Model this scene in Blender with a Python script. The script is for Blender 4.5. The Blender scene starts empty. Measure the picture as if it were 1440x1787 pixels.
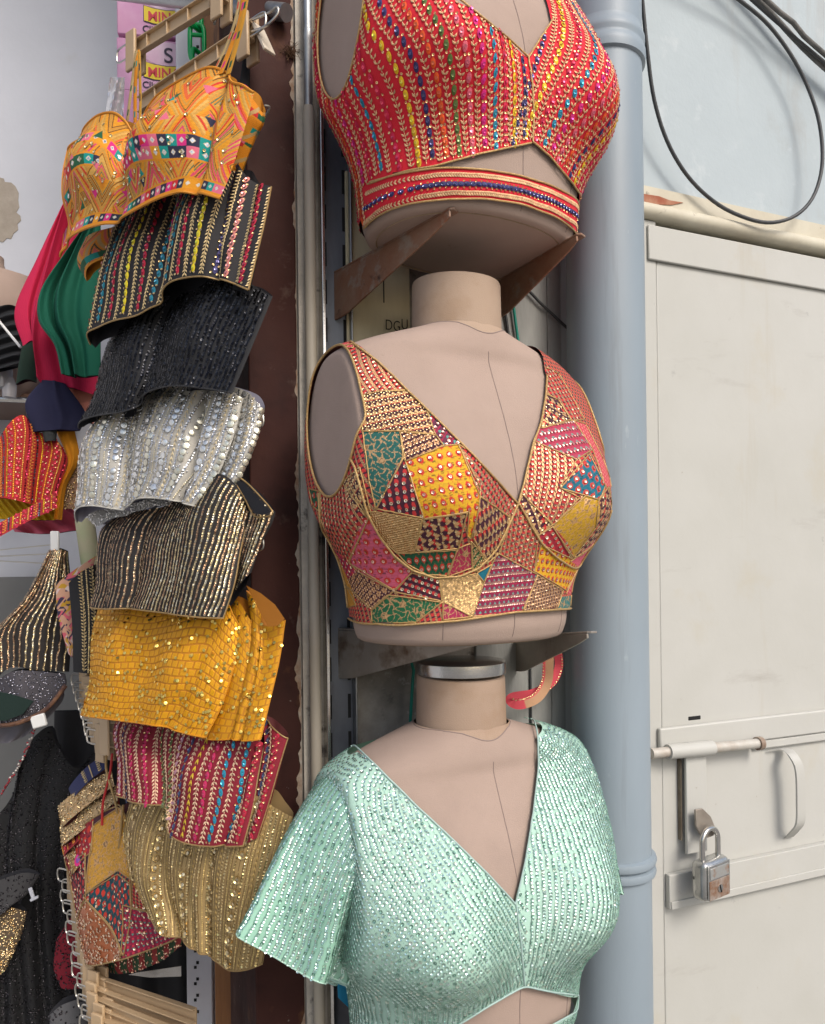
import bpy, math, random
import numpy as np
from mathutils import Vector, Matrix
R = math.radians
rng = np.random.default_rng(7)
random.seed(7)
S = bpy.context.scene
COL = S.collection

# ------------------------------------------------------------------ camera, sky, sun
F = 1350.0; CX = 720.0; HY = 990.0; ROLL = 0.012; EYE = 1.5
cr, sr = math.cos(ROLL), math.sin(ROLL)
cam = bpy.data.cameras.new('camera'); cam.sensor_fit = 'VERTICAL'; cam.sensor_height = 36
cam.lens = F/1787*36; cam.shift_y = (HY-893.5)/1787; cam.clip_start = .02; cam.clip_end = 500
co = bpy.data.objects.new('camera', cam); COL.objects.link(co)
m = Matrix(((cr, sr, 0, 0), (0, 0, -1, 0), (-sr, cr, 0, EYE), (0, 0, 0, 1)))
co.matrix_world = m
S.camera = co
SUN_EL, SUN_AZ = 42, 144          # compass azimuth, clockwise from +Y (behind the camera, to the right)
w = bpy.data.worlds.new('World'); S.world = w; w.use_nodes = True
nt = w.node_tree
sky = nt.nodes.new('ShaderNodeTexSky'); sky.sky_type = 'NISHITA'; sky.sun_disc = False
sky.sun_elevation = R(SUN_EL); sky.sun_rotation = R(SUN_AZ); sky.dust_density = 3; sky.air_density = 1.0; sky.ozone_density = .6
bg = nt.nodes['Background']; bg.inputs['Strength'].default_value = .12
nt.links.new(sky.outputs['Color'], bg.inputs['Color'])
sl = bpy.data.lights.new('sun', 'SUN'); sl.energy = 1.5; sl.angle = R(20); sl.color = (1, .955, .90)
so = bpy.data.objects.new('sun', sl); COL.objects.link(so)
sd = Vector((math.sin(R(SUN_AZ))*math.cos(R(SUN_EL)), math.cos(R(SUN_AZ))*math.cos(R(SUN_EL)), math.sin(R(SUN_EL))))
so.rotation_euler = sd.to_track_quat('Z', 'Y').to_euler()
S.view_settings.view_transform = 'Standard'; S.view_settings.look = 'None'
S.view_settings.gamma = 1; S.view_settings.use_curve_mapping = False
S.view_settings.exposure = 0.50
S.cycles.max_bounces = 6; S.cycles.diffuse_bounces = 3; S.cycles.glossy_bounces = 3; S.cycles.transmission_bounces = 4
S.cycles.caustics_reflective = False; S.cycles.caustics_refractive = False
S.cycles.use_denoising = True
S.cycles.sample_clamp_indirect = 4

# ------------------------------------------------------------------ photo geometry helpers
CAM = np.array((0, 0, EYE))
def ray(px, py):
    dx = (np.asarray(px, float)-CX)/F; dy = (HY-np.asarray(py, float))/F
    x = dx*cr+dy*sr; z = -dx*sr+dy*cr
    return np.stack([x, np.ones_like(x), z], -1)
def P(px, py, d):
    return CAM+ray(px, py)*np.asarray(d, float)[..., None]
def proj(p):
    p = np.asarray(p)-CAM
    x = p[..., 0]/p[..., 1]; z = p[..., 2]/p[..., 1]
    return CX+F*(x*cr-z*sr), HY-F*(x*sr+z*cr), p[..., 1]
def onplane(px, py, q, n):
    r = ray(px, py); n = np.asarray(n)
    t = ((np.asarray(q)-CAM)@n)/(r@n)
    return CAM+r*t[..., None] if np.ndim(t) else CAM+r*t
WA = R(22.6)
WD = np.array((math.cos(WA), math.sin(WA), 0)); WN = np.array((math.sin(WA), -math.cos(WA), 0))
W0 = np.array((.254, 1.186, EYE)); UP = np.array((0, 0, 1.))
def WP(px, py, h=0.): return onplane(px, py, W0+WN*h, WN)
def wsz(px, py, h=0.):
    p = WP(px, py, h)-W0; return float(p@WD), float(p[2])
def wl(s, h, z): return W0+WD*s+WN*h+UP*z
GA = R(34)
GD = np.array((math.cos(GA), -math.sin(GA), 0)); GN = np.array((-math.sin(GA), -math.cos(GA), 0))
G0 = P(480, HY, .90)

# ------------------------------------------------------------------ materials
def node(nt, t, **k):
    n = nt.nodes.new(t)
    for a, b in k.items(): setattr(n, a, b)
    return n
def mat(name, c1, c2=None, scale=5, rough=.6, metal=0., bump=0, bscale=60, spots=(), stretch=(1, 1, 1), spec=.5, lo=.35, hi=.65, coat=0., detail=5, rvar=0., streaks=()):
    M = bpy.data.materials.new(name); M.use_nodes = True; nt = M.node_tree; L = nt.links.new
    b = nt.nodes['Principled BSDF']
    b.inputs['Roughness'].default_value = rough; b.inputs['Metallic'].default_value = metal
    b.inputs['Specular IOR Level'].default_value = spec; b.inputs['Coat Weight'].default_value = coat
    tc = node(nt, 'ShaderNodeTexCoord'); mp = node(nt, 'ShaderNodeMapping'); mp.inputs['Scale'].default_value = stretch
    L(tc.outputs['Object'], mp.inputs['Vector'])
    def noise(sc, det=detail):
        n = node(nt, 'ShaderNodeTexNoise'); n.inputs['Scale'].default_value = sc; n.inputs['Detail'].default_value = det
        n.inputs['Roughness'].default_value = .65
        L(mp.outputs['Vector'], n.inputs['Vector']); return n.outputs['Fac']
    def mr(v, a, c, o0=0., o1=1.):
        r = node(nt, 'ShaderNodeMapRange'); L(v, r.inputs['Value'])
        r.inputs['From Min'].default_value = a; r.inputs['From Max'].default_value = c
        r.inputs['To Min'].default_value = o0; r.inputs['To Max'].default_value = o1
        return r.outputs['Result']
    col = node(nt, 'ShaderNodeRGB'); col.outputs[0].default_value = (*c1, 1); cur = col.outputs[0]
    def mix(f, cur, c):
        x = node(nt, 'ShaderNodeMix', data_type='RGBA'); L(f, x.inputs[0]); L(cur, x.inputs[6]); x.inputs[7].default_value = (*c, 1)
        return x.outputs[2]
    if c2: cur = mix(mr(noise(scale), lo, hi), cur, c2)
    for c, sc, a, d in spots: cur = mix(mr(noise(sc), a, d), cur, c)
    for c, sc, a, d, st in streaks:
        m2 = node(nt, 'ShaderNodeMapping'); m2.inputs['Scale'].default_value = st; L(tc.outputs['Object'], m2.inputs['Vector'])
        n2 = node(nt, 'ShaderNodeTexNoise'); n2.inputs['Scale'].default_value = sc; n2.inputs['Detail'].default_value = 6; n2.inputs['Roughness'].default_value = .7; L(m2.outputs['Vector'], n2.inputs['Vector'])
        cur = mix(mr(n2.outputs['Fac'], a, d), cur, c)
    L(cur, b.inputs['Base Color'])
    if rvar: L(mr(noise(scale*2.3), .3, .7, rough-rvar, rough+rvar), b.inputs['Roughness'])
    if bump:
        bn = node(nt, 'ShaderNodeBump'); bn.inputs['Strength'].default_value = bump; bn.inputs['Distance'].default_value = .002
        L(noise(bscale), bn.inputs['Height']); L(bn.outputs['Normal'], b.inputs['Normal'])
    return M
def fabric(name, lining=(.2, .1, .05), rough=.8, weave=900, sheen=0.):
    M = bpy.data.materials.new(name); M.use_nodes = True; nt = M.node_tree; L = nt.links.new
    b = nt.nodes['Principled BSDF']
    a = node(nt, 'ShaderNodeAttribute', attribute_name='Col'); k = node(nt, 'ShaderNodeAttribute', attribute_name='Mt')
    g = node(nt, 'ShaderNodeNewGeometry'); x = node(nt, 'ShaderNodeMix', data_type='RGBA')
    bf = node(nt, 'ShaderNodeMath', operation='MULTIPLY'); inv = node(nt, 'ShaderNodeMath', operation='LESS_THAN')
    L(k.outputs['Fac'], inv.inputs[0]); inv.inputs[1].default_value = .9
    L(g.outputs['Backfacing'], bf.inputs[0]); L(inv.outputs[0], bf.inputs[1])
    L(bf.outputs[0], x.inputs[0]); L(a.outputs['Color'], x.inputs[6]); x.inputs[7].default_value = (*lining, 1)
    L(x.outputs[2], b.inputs['Base Color']); L(k.outputs['Fac'], b.inputs['Metallic'])
    r = node(nt, 'ShaderNodeMapRange'); L(k.outputs['Fac'], r.inputs['Value'])
    r.inputs['To Min'].default_value = rough; r.inputs['To Max'].default_value = .2
    L(r.outputs['Result'], b.inputs['Roughness'])
    b.inputs['Sheen Weight'].default_value = sheen
    tc = node(nt, 'ShaderNodeTexCoord'); n = node(nt, 'ShaderNodeTexNoise'); n.inputs['Scale'].default_value = weave; n.inputs['Detail'].default_value = 2
    L(tc.outputs['Object'], n.inputs['Vector'])
    bn = node(nt, 'ShaderNodeBump'); bn.inputs['Strength'].default_value = .35; bn.inputs['Distance'].default_value = .001
    L(n.outputs['Fac'], bn.inputs['Height']); L(bn.outputs['Normal'], b.inputs['Normal'])
    return M

# ------------------------------------------------------------------ objects
def tag(o, label, cat, group=None, kind=None):
    if label: o['label'] = label
    if cat: o['category'] = cat
    if group: o['group'] = group
    if kind: o['kind'] = kind
    return o
def thing(name, label, cat, loc, group=None):
    o = bpy.data.objects.new(name, None); o.empty_display_size = .05; COL.objects.link(o); o.location = tuple(map(float, loc))
    return tag(o, label, cat, group)
def worldloc(o):
    v = Vector(o.location); p = o.parent
    return v if p is None else v      # children keep world coordinates through parent_inverse
def link(o, parent):
    COL.objects.link(o)
    if parent is not None:
        o.parent = parent
        t = Vector((0, 0, 0)); p = parent
        while p is not None and p.type == 'EMPTY' and p.parent is None:
            t = Vector(p.location); break
        o.matrix_parent_inverse = Matrix.Translation(-t)
    return o
class MB:
    def __init__(s): s.V = []; s.F = []; s.C = []; s.M = []; s.I = []; s.n = 0
    def add(s, V, faces, col=None, mt=0., mi=0):
        V = np.asarray(V, float).reshape(-1, 3); k = len(V)
        s.V.append(V)
        c = np.ones((k, 4)); 
        if col is not None: c[:, :3] = col
        s.C.append(c); s.M.append(np.broadcast_to(np.asarray(mt, float), (k,)))
        if isinstance(faces, np.ndarray): faces = [faces]
        for f in faces:
            f = np.asarray(f)
            if f.ndim == 1: f = f[None]
            s.F.append(f+s.n); s.I.append(np.full(len(f), mi))
        s.n += k; return s
    def box(s, c, e, ax=None, **k):
        ax = np.eye(3) if ax is None else np.asarray(ax)
        sg = np.array([(-1, -1, -1), (1, -1, -1), (1, 1, -1), (-1, 1, -1), (-1, -1, 1), (1, -1, 1), (1, 1, 1), (-1, 1, 1)])*.5
        V = np.asarray(c)+(sg*np.asarray(e))@ax
        return s.add(V, np.array([(0, 3, 2, 1), (4, 5, 6, 7), (0, 1, 5, 4), (1, 2, 6, 5), (2, 3, 7, 6), (3, 0, 4, 7)]), **k)
    def wbox(s, s0, s1, h0, h1, z0, z1, **k):
        return s.box(wl((s0+s1)/2, (h0+h1)/2, (z0+z1)/2), (abs(s1-s0), abs(h1-h0), abs(z1-z0)), np.array([WD, WN, UP]), **k)
    def tube(s, pts, r, n=8, cap=True, flat=None, closed=False, **k):
        p = np.asarray(pts, float); m = len(p); r = np.broadcast_to(np.asarray(r, float), (m,))
        t = np.roll(p, -1, 0)-np.roll(p, 1, 0) if closed else np.gradient(p, axis=0)
        t /= np.linalg.norm(t, axis=1)[:, None]+1e-12
        a = np.array((0, 0, 1.)) if abs(t[0, 2]) < .9 else np.array((1., 0, 0))
        V = []
        for i in range(m):
            a = a-t[i]*(a@t[i]); a /= np.linalg.norm(a)+1e-12; b = np.cross(t[i], a)
            q = np.arange(n)*2*math.pi/n
            V.append(p[i]+r[i]*(np.cos(q)[:, None]*a+np.sin(q)[:, None]*b*(flat or 1)))
        i, j = np.meshgrid(np.arange(m if closed else m-1), np.arange(n), indexing='ij'); i = i.ravel(); j = j.ravel(); i2 = (i+1) % m; j2 = (j+1) % n
        f = [np.stack([i*n+j, i*n+j2, i2*n+j2, i2*n+j], 1)]
        if cap and not closed: f += [np.arange(n)[::-1], np.arange(n)+(m-1)*n]
        return s.add(np.concatenate(V), f, **k)
    def lathe(s, prof, c, n=32, ax=None, cap=True, **k):
        ax = np.eye(3) if ax is None else np.asarray(ax); m = len(prof); q = np.arange(n)*2*math.pi/n
        V = np.concatenate([np.asarray(c)+(r*np.cos(q)[:, None]*ax[0]+r*np.sin(q)[:, None]*ax[1]+z*ax[2]) for r, z in prof])
        i, j = np.meshgrid(np.arange(m-1), np.arange(n), indexing='ij'); i = i.ravel(); j = j.ravel(); j2 = (j+1) % n
        f = [np.stack([i*n+j, i*n+j2, (i+1)*n+j2, (i+1)*n+j], 1)]
        if cap: f += [np.arange(n)[::-1], np.arange(n)+(m-1)*n]
        return s.add(V, f, **k)
    def prism(s, pts, off, **k):
        p = np.asarray(pts, float); n = len(p); off = np.asarray(off); i = np.arange(n)
        return s.add(np.concatenate([p, p+off]), [i[::-1].copy(), i+n, np.stack([i, (i+1) % n, (i+1) % n+n, i+n], 1)], **k)
    def grid(s, G, wrap=False, flip=False, **k):
        nv, nu = G.shape[:2]
        i, j = np.meshgrid(np.arange(nv-1), np.arange(nu if wrap else nu-1), indexing='ij'); i = i.ravel(); j = j.ravel(); j2 = (j+1) % nu
        f = np.stack([i*nu+j, i*nu+j2, (i+1)*nu+j2, (i+1)*nu+j], 1)
        return s.add(G.reshape(-1, 3), f[:, ::-1].copy() if flip else f, **k)
    def build(s, name, mats, parent=None, smooth=True, bevel=0, sharp=None, attrs=False):
        me = bpy.data.meshes.new(name); V = np.concatenate(s.V)
        me.vertices.add(len(V)); me.vertices.foreach_set('co', V.astype(np.float32).ravel())
        lt = np.concatenate([np.full(len(f), f.shape[1]) for f in s.F]); li = np.concatenate([f.ravel() for f in s.F])
        me.loops.add(len(li)); me.loops.foreach_set('vertex_index', li.astype(np.int32))
        me.polygons.add(len(lt)); me.polygons.foreach_set('loop_start', np.concatenate([[0], np.cumsum(lt)[:-1]]).astype(np.int32))
        me.polygons.foreach_set('material_index', np.concatenate(s.I).astype(np.int32))
        me.polygons.foreach_set('use_smooth', np.full(len(lt), bool(smooth)))
        me.update(calc_edges=True); me.validate()
        if attrs and len(me.vertices) == len(V):
            a = me.attributes.new('Col', 'FLOAT_COLOR', 'POINT'); a.data.foreach_set('color', np.concatenate(s.C).astype(np.float32).ravel())
            a = me.attributes.new('Mt', 'FLOAT', 'POINT'); a.data.foreach_set('value', np.concatenate(s.M).astype(np.float32))
        for x in (mats if isinstance(mats, (list, tuple)) else [mats]): me.materials.append(x)
        if smooth and sharp is None and len(V) < 6000 and not attrs: sharp = 42
        if smooth and sharp: me.set_sharp_from_angle(angle=R(sharp))
        o = bpy.data.objects.new(name, me); link(o, parent)
        if bevel:
            b = o.modifiers.new('bevel', 'BEVEL'); b.width = bevel; b.segments = 2; b.limit_method = 'ANGLE'; b.angle_limit = R(40)
        return o
def smoothline(p, it=3):
    p = np.array(p, float)
    for _ in range(it): p[1:-1] = .25*p[:-2]+.5*p[1:-1]+.25*p[2:]
    return p
def resample(p, n):
    p = np.asarray(p, float); d = np.concatenate([[0], np.cumsum(np.linalg.norm(np.diff(p, axis=0), axis=1))]); t = np.linspace(0, d[-1], n)
    return np.stack([np.interp(t, d, p[:, k]) for k in range(p.shape[1])], 1)
def spline(p, n):
    "Catmull-Rom through p, n samples"
    p = np.asarray(p, float); q = np.concatenate([[2*p[0]-p[1]], p, [2*p[-1]-p[-2]]]); out = []
    k = max(2, n//(len(p)-1)+1)
    for i in range(len(p)-1):
        t = np.linspace(0, 1, k, endpoint=False)[:, None]; a, b, c, d = q[i:i+4]
        out.append(.5*(2*b+(c-a)*t+(2*a-5*b+4*c-d)*t**2+(3*b-a-3*c+d)*t**3))
    out.append(p[-1:]); return resample(np.concatenate(out), n)
def text(body, name, size, origin, xdir, ydir, m, parent=None, depth=.0006, bold=0., spacing=1., squash=1.):
    cu = bpy.data.curves.new(name, 'FONT'); cu.body = body; cu.size = size; cu.extrude = depth; cu.offset = bold; cu.space_character = spacing
    tmp = bpy.data.objects.new(name, cu); me = bpy.data.meshes.new_from_object(tmp); bpy.data.objects.remove(tmp); bpy.data.curves.remove(cu)
    x = np.asarray(xdir, float); x /= np.linalg.norm(x); y = np.asarray(ydir, float); y -= x*(x@y); y /= np.linalg.norm(y); z = np.cross(x, y)
    T = Matrix(((x[0], y[0], z[0], origin[0]), (x[1], y[1], z[1], origin[1]), (x[2], y[2], z[2], origin[2]), (0, 0, 0, 1)))
    me.transform(T @ Matrix.Diagonal((squash, 1, 1, 1))); me.materials.clear(); me.materials.append(m); me.name = name
    o = bpy.data.objects.new(name, me); return link(o, parent)

# ------------------------------------------------------------------ cloth surfaces that carry embroidery
GOLD = (.83, .58, .27)
class Surf:
    "grid of points with separable pattern coordinates u (columns) and v (rows)"
    def __init__(s, G, u, v, ok=None):
        s.G = G; s.u = np.asarray(u); s.v = np.asarray(v)
        du = np.gradient(G, axis=1); dv = np.gradient(G, axis=0)
        s.du = du/(np.linalg.norm(du, axis=2)[..., None]+1e-12); n = np.cross(du, dv); s.N = n/(np.linalg.norm(n, axis=2)[..., None]+1e-12)
        if np.mean(s.N@(CAM-G.mean((0, 1)))) < 0: s.N = -s.N
        s.ok = ok
    def ij(s, u, v): return np.interp(v, s.v, np.arange(len(s.v))), np.interp(u, s.u, np.arange(len(s.u)))
    def bil(s, A, i, j):
        i0 = np.clip(i.astype(int), 0, A.shape[0]-2); j0 = np.clip(j.astype(int), 0, A.shape[1]-2); a = i-i0; b = j-j0
        if A.ndim == 3: a = a[:, None]; b = b[:, None]
        return (1-a)*(1-b)*A[i0, j0]+(1-a)*b*A[i0, j0+1]+a*(1-b)*A[i0+1, j0]+a*b*A[i0+1, j0+1]
    def frame(s, u, v):
        u = np.asarray(u, float).ravel(); v = np.asarray(v, float).ravel()
        k = (u > s.u[0]) & (u < s.u[-1]) & (v > min(s.v[0], s.v[-1])) & (v < max(s.v[0], s.v[-1]))
        i, j = s.ij(u, v)
        if s.ok is not None: k &= s.bil(s.ok, i, j) > 0
        return k, i, j
    def stamp(s, mb, u, v, outline, col, mt=0., ang=0., lift=.0008, dome=.0008, tilt=0., ring=0, size=1., mi=0):
        k, i, j = s.frame(u, v); n = len(k)
        if not k.any(): return
        i, j = i[k], j[k]; pos = s.bil(s.G, i, j); N = s.bil(s.N, i, j); X = s.bil(s.du, i, j)
        N /= np.linalg.norm(N, axis=1)[:, None]; X -= N*(X*N).sum(1)[:, None]; X /= np.linalg.norm(X, axis=1)[:, None]+1e-9; Y = np.cross(N, X)
        ang = np.broadcast_to(np.asarray(ang, float), (n,))[k]; size = np.broadcast_to(np.asarray(size, float), (n,))[k]
        col = np.broadcast_to(np.asarray(col, float), (n, 3))[k]; m = k.sum()
        c, q = np.cos(ang)[:, None], np.sin(ang)[:, None]; X, Y = X*c+Y*q, Y*c-X*q
        base = N
        if np.ndim(tilt) or tilt:
            N = N+rng.normal(0, 1, (m, 3))*tilt; N /= np.linalg.norm(N, axis=1)[:, None]
            X = X-N*(X*N).sum(1)[:, None]; X /= np.linalg.norm(X, axis=1)[:, None]; Y = np.cross(N, X)
        o = np.asarray(outline, float); K = len(o); C = pos+base*lift
        rim = C[:, None]+size[:, None, None]*(X[:, None]*o[None, :, :1]+Y[:, None]*o[None, :, 1:])
        a = np.arange(K); b = (a+1) % K; st = np.arange(m)[:, None, None]
        if ring:
            inn = C[:, None]+size[:, None, None]*ring*(X[:, None]*o[None, :, :1]+Y[:, None]*o[None, :, 1:])-N[:, None]*dome
            V = np.concatenate([rim, inn], 1); f = np.stack([a, b, b+K, a+K], 1)[None]+st*2*K
            mb.add(V.reshape(-1, 3), f.reshape(-1, 4), np.repeat(col, 2*K, 0), mt, mi)
        else:
            V = np.concatenate([rim, (C+N*dome)[:, None]], 1); f = np.stack([a, b, np.full(K, K)], 1)[None]+st*(K+1)
            mb.add(V.reshape(-1, 3), f.reshape(-1, 3), np.repeat(col, K+1, 0), mt, mi)
def ngon(r, k=8, ry=None):
    q = np.arange(k)*2*math.pi/k; return np.stack([r*np.cos(q), (ry or r)*np.sin(q)], 1)
LEAF = np.array([(0, -.0002), (.0011, .0012), (.0012, .0024), (.0002, .0046), (-.0007, .0026), (-.0007, .0012)])
def jit(c, n, a=.12): return np.clip(np.asarray(c)*(1+rng.normal(0, a, (n, 1))), 0, 1)
def stripes(sf, mb, u0s, kinds, v0, v1, shear=lambda v: 0*v, sc=1., dirn=1):
    "embroidered rows along v; kinds: ('vine',c) ('bead',c) ('seq',c) ('twist',c) ('chain',c)"
    for u0, (kd, c) in zip(u0s, kinds):
        if kd == 'vine':
            v = np.arange(v0, v1, .0049*sc)+rng.uniform(0, .003); u = u0+shear(v); n = len(v)
            for sg in (1, -1):
                o = LEAF*sc*np.array((sg, dirn)); o = o if sg*dirn > 0 else o[::-1]
                sf.stamp(mb, u+sg*.0006*sc, v, o, jit(c, n), .35, ang=-sg*dirn*.62+rng.normal(0, .12, n), dome=.001*sc)
            v = np.arange(v0, v1, .0022*sc); sf.stamp(mb, u0+shear(v), v, ngon(.0005*sc, 6, .0013*sc), jit(c, len(v)), .3, dome=.0008*sc)
        elif kd == 'bead':
            v = np.arange(v0, v1, .0098*sc)+rng.uniform(0, .004); u = u0+shear(v); n = len(v)
            sf.stamp(mb, u, v, ngon(.0026*sc, 10, .0049*sc), jit(c, n, .08), .15, dome=.0012*sc)
            sf.stamp(mb, u, v, ngon(.0016*sc, 8), np.clip(jit(c, n)*1.5+.1, 0, 1), .95, tilt=.16, lift=.0022*sc, ring=.25, dome=.0003)
            for sg in (1, -1): sf.stamp(mb, u+sg*.0024*sc, v+.0049*sc+sg*.0004, ngon(.0013*sc, 7), jit(GOLD, n), .9, tilt=.2, lift=.0016, ring=.35, dome=.0003)
        elif kd == 'twist':
            v = np.arange(v0, v1, .0075*sc); n = len(v)
            for sg in (1, -1): sf.stamp(mb, u0+shear(v)+sg*.0011*sc, v, ngon(.0009*sc, 6, .0042*sc), jit(c, n), .1, ang=sg*.3, dome=.0012)
        elif kd == 'seq':
            v = np.arange(v0, v1, .0042*sc)+rng.uniform(0, .004); n = len(v)
            sf.stamp(mb, u0+shear(v), v, ngon(.0019*sc, 8), jit(c, n, .2), .95, tilt=.2, lift=.0014, ring=.25, dome=.0004)
        elif kd == 'chain':
            v = np.arange(v0, v1, .003*sc); n = len(v)
            sf.stamp(mb, u0+shear(v), v, ngon(.0012*sc, 6, .0019*sc), jit(c, n), .75, tilt=.1, dome=.001)

# ------------------------------------------------------------------ materials of the place
M_ground = mat('street_concrete', (.30, .29, .27), (.22, .21, .20), 3, .85, bump=.5)
M_white = mat('white_plaster', (.455, .515, .54), (.395, .45, .475), 3.2, .8, bump=.4, bscale=45, lo=.3, hi=.75,
              spots=[((.37, .39, .39), 9, .60, .86), ((.49, .54, .56), 16, .6, .72)], streaks=[((.38, .39, .385), 9, .62, .8, (1, 1, .12))])
M_door = mat('cream_door_paint', (.505, .50, .465), (.46, .455, .415), 2.6, .5, bump=.35, bscale=14, rvar=.08, streaks=[((.41, .36, .27), 7, .60, .86, (1, 1, .09)), ((.40, .385, .35), 14, .62, .78, (.25, .25, 1)), ((.28, .19, .12), 30, .73, .82, (1, 1, .2))],
             spots=[((.46, .42, .325), 6, .58, .86), ((.27, .225, .165), 55, .71, .80), ((.36, .35, .33), 22, .68, .78)])
M_trim = mat('cream_trim_paint', (.62, .58, .46), (.52, .47, .36), 9, .55, bump=.3, bscale=40, spots=[((.25, .2, .14), 40, .66, .76)])
M_pvc = mat('grey_pvc', (.275, .33, .375), (.23, .28, .32), 3, .45, bump=.2, bscale=20, stretch=(1, 1, .35), rvar=.07, streaks=[((.17, .19, .20), 12, .60, .80, (1, 1, .06)), ((.40, .42, .42), 40, .68, .78, (1, 1, .2))],
            spots=[((.40, .45, .48), 30, .66, .78), ((.17, .19, .2), 8, .66, .9)])
M_old = mat('aged_plaster', (.36, .33, .285), (.21, .19, .165), 11, .9, bump=1., bscale=60, lo=.38, hi=.6,
            spots=[((.07, .06, .055), 19, .60, .70), ((.46, .44, .40), 32, .58, .68)])
M_board = mat('grey_board', (.37, .37, .345), (.25, .25, .235), 6, .8, bump=.4, bscale=50, stretch=(3, 3, .6), spots=[((.13, .12, .11), 14, .64, .76)])
M_maroon = mat('maroon_paint', (.058, .022, .017), (.036, .014, .012), 5, .65, bump=.4, bscale=30, rvar=.08, spec=.12, streaks=[((.13, .055, .025), 9, .60, .78, (1, 1, .1))],
               spots=[((.13, .085, .065), 16, .62, .78), ((.17, .08, .035), 7, .60, .76), ((.3, .26, .22), 70, .71, .77), ((.02, .01, .009), 5, .56, .72)])
M_rust = mat('rusty_steel', (.25, .105, .055), (.29, .19, .13), 10, .55, .2, bump=.6, bscale=90, spots=[((.30, .24, .19), 30, .55, .68), ((.06, .03, .02), 24, .6, .7)])
M_bracket = mat('tarnished_steel', (.40, .36, .31), (.27, .23, .19), 9, .4, .45, bump=.3, bscale=80, spots=[((.12, .07, .04), 12, .58, .72)], rvar=.1)
M_chrome = mat('worn_chrome', (.62, .61, .58), (.5, .48, .45), 25, .22, .95, bump=.15, bscale=100)
M_steel = mat('galvanised_steel', (.40, .41, .41), (.30, .31, .31), 20, .42, .8, bump=.2)
M_dark = mat('dark_steel', (.07, .075, .085), (.045, .045, .05), 14, .5, .6, bump=.3)
M_black = mat('black_void', (.008, .008, .008), rough=.9)
M_conduit = mat('beige_conduit', (.47, .42, .335), (.38, .335, .26), 8, .55, stretch=(1, 1, .3), spots=[((.25, .22, .17), 30, .66, .76)])
M_cable = mat('black_cable', (.035, .037, .04), (.06, .06, .06), 30, .5, bump=.2)
M_oldcable = mat('dusty_cable', (.10, .10, .095), (.19, .18, .165), 45, .8, bump=.6, bscale=120)
M_green = mat('green_wire', (.0, .22, .16), rough=.4)
M_wood = mat('varnished_wood', (.36, .155, .045), (.22, .085, .025), 9, .5, bump=.4, bscale=60, stretch=(4, 4, .35), spots=[((.12, .05, .02), 14, .62, .72)])
M_upright = mat('lilac_white_metal', (.55, .56, .62), (.47, .48, .53), 6, .45)
M_cream = mat('cream_board', (.66, .58, .38), (.56, .48, .30), 6, .7, stretch=(3, 3, .5), spots=[((.25, .2, .12), 18, .64, .75)], bump=.3)
M_inwall = mat('shop_plaster', (.58, .595, .64), (.515, .53, .57), 2.2, .85, bump=.35, bscale=30, spots=[((.5, .5, .5), 8, .66, .86)])
M_chip = mat('bare_render', (.40, .35, .29), (.29, .25, .2), 12, .95, bump=1, bscale=70)
M_ink = mat('black_ink', (.012, .012, .012), rough=.7)
M_form = mat('dress_form_jersey', (.41, .308, .256), (.36, .27, .222), 4.5, .9, bump=.3, bscale=700, spots=[((.31, .235, .20), 7, .58, .86), ((.25, .19, .15), 34, .70, .82)], spec=.2)
M_neck = mat('neck_jersey_warm_lit', (.415, .305, .225), (.37, .265, .195), 5, .85, bump=.3, bscale=700, spots=[((.30, .19, .11), 8, .58, .85)], spec=.25)  # form jersey tinted warmer; the light's hue difference is put into the colour
M_seam = mat('seam_thread', (.27, .205, .18), rough=.9)
M_edge = mat('light_plaster', (.58, .53, .45), (.38, .35, .30), 16, .9, bump=1., bscale=70, spots=[((.13, .115, .10), 26, .60, .69)])
M_formedge = mat('dusty_jersey_edge', (.34, .25, .16), (.24, .17, .10), 14, .9, bump=.4, bscale=300)
M_hang = mat('beige_plastic', (.52, .37, .22), (.46, .32, .18), 6, .4, spots=[((.40, .27, .15), 25, .68, .78)])
M_rustred = mat('red_oxide', (.30, .085, .04), (.40, .2, .12), 30, .8, bump=.5)

# ------------------------------------------------------------------ ground, walls, door
g = MB().add([(-30, -30, 0), (30, -30, 0), (30, 30, 0), (-30, 30, 0)], np.array([(0, 1, 2, 3)])).build('ground', M_ground); g['kind'] = 'structure'

s_post0, s_post1 = wsz(436, 900)[0], wsz(521, 900)[0]
s_pipe = 0.0
ow = MB().wbox(s_post1, -.028, -.2, 0, -1.5, 2.5).build('aged_wall', M_old)
tag(ow, 'stained aged plaster wall strip behind the dress forms', 'wall')
MB().wbox(s_post1+.002, wsz(572, 900)[0], 0, .006, -1.5, 2.5).build('plaster_edge', M_edge, ow)
s_b0, s_b1, s_b2 = wsz(884, 600)[0], wsz(951, 600)[0], -.03
bo = MB().wbox(s_b0-.06, s_b1-.001, 0.001, .008, -1.45, 2.4)
bo.wbox(s_b1+.001, s_b2, 0.001, .006, -1.45, 2.4); bo.build('backing_board', M_board, ow, bevel=.001)
LT = .592; LW = .606
ww = MB().wbox(-.028, 3.0, -.2, -.004, LW, 2.5).build('white_wall', M_white)
tag(ww, 'white plastered wall above the cream metal door', 'wall')
rp = [WP(x, y, .0034) for x, y in ((1118, 338), (1150, 343), (1168, 350), (1192, 354), (1172, 358), (1140, 357), (1118, 355))]
mo = MB().wbox(-.028, 3.0, -.02, .003, LT-.016, LW-.001)
prof = [(.003+.012*math.sin(a), LT-.027-.012*math.cos(a)) for a in np.linspace(0, math.pi, 12)]
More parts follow.
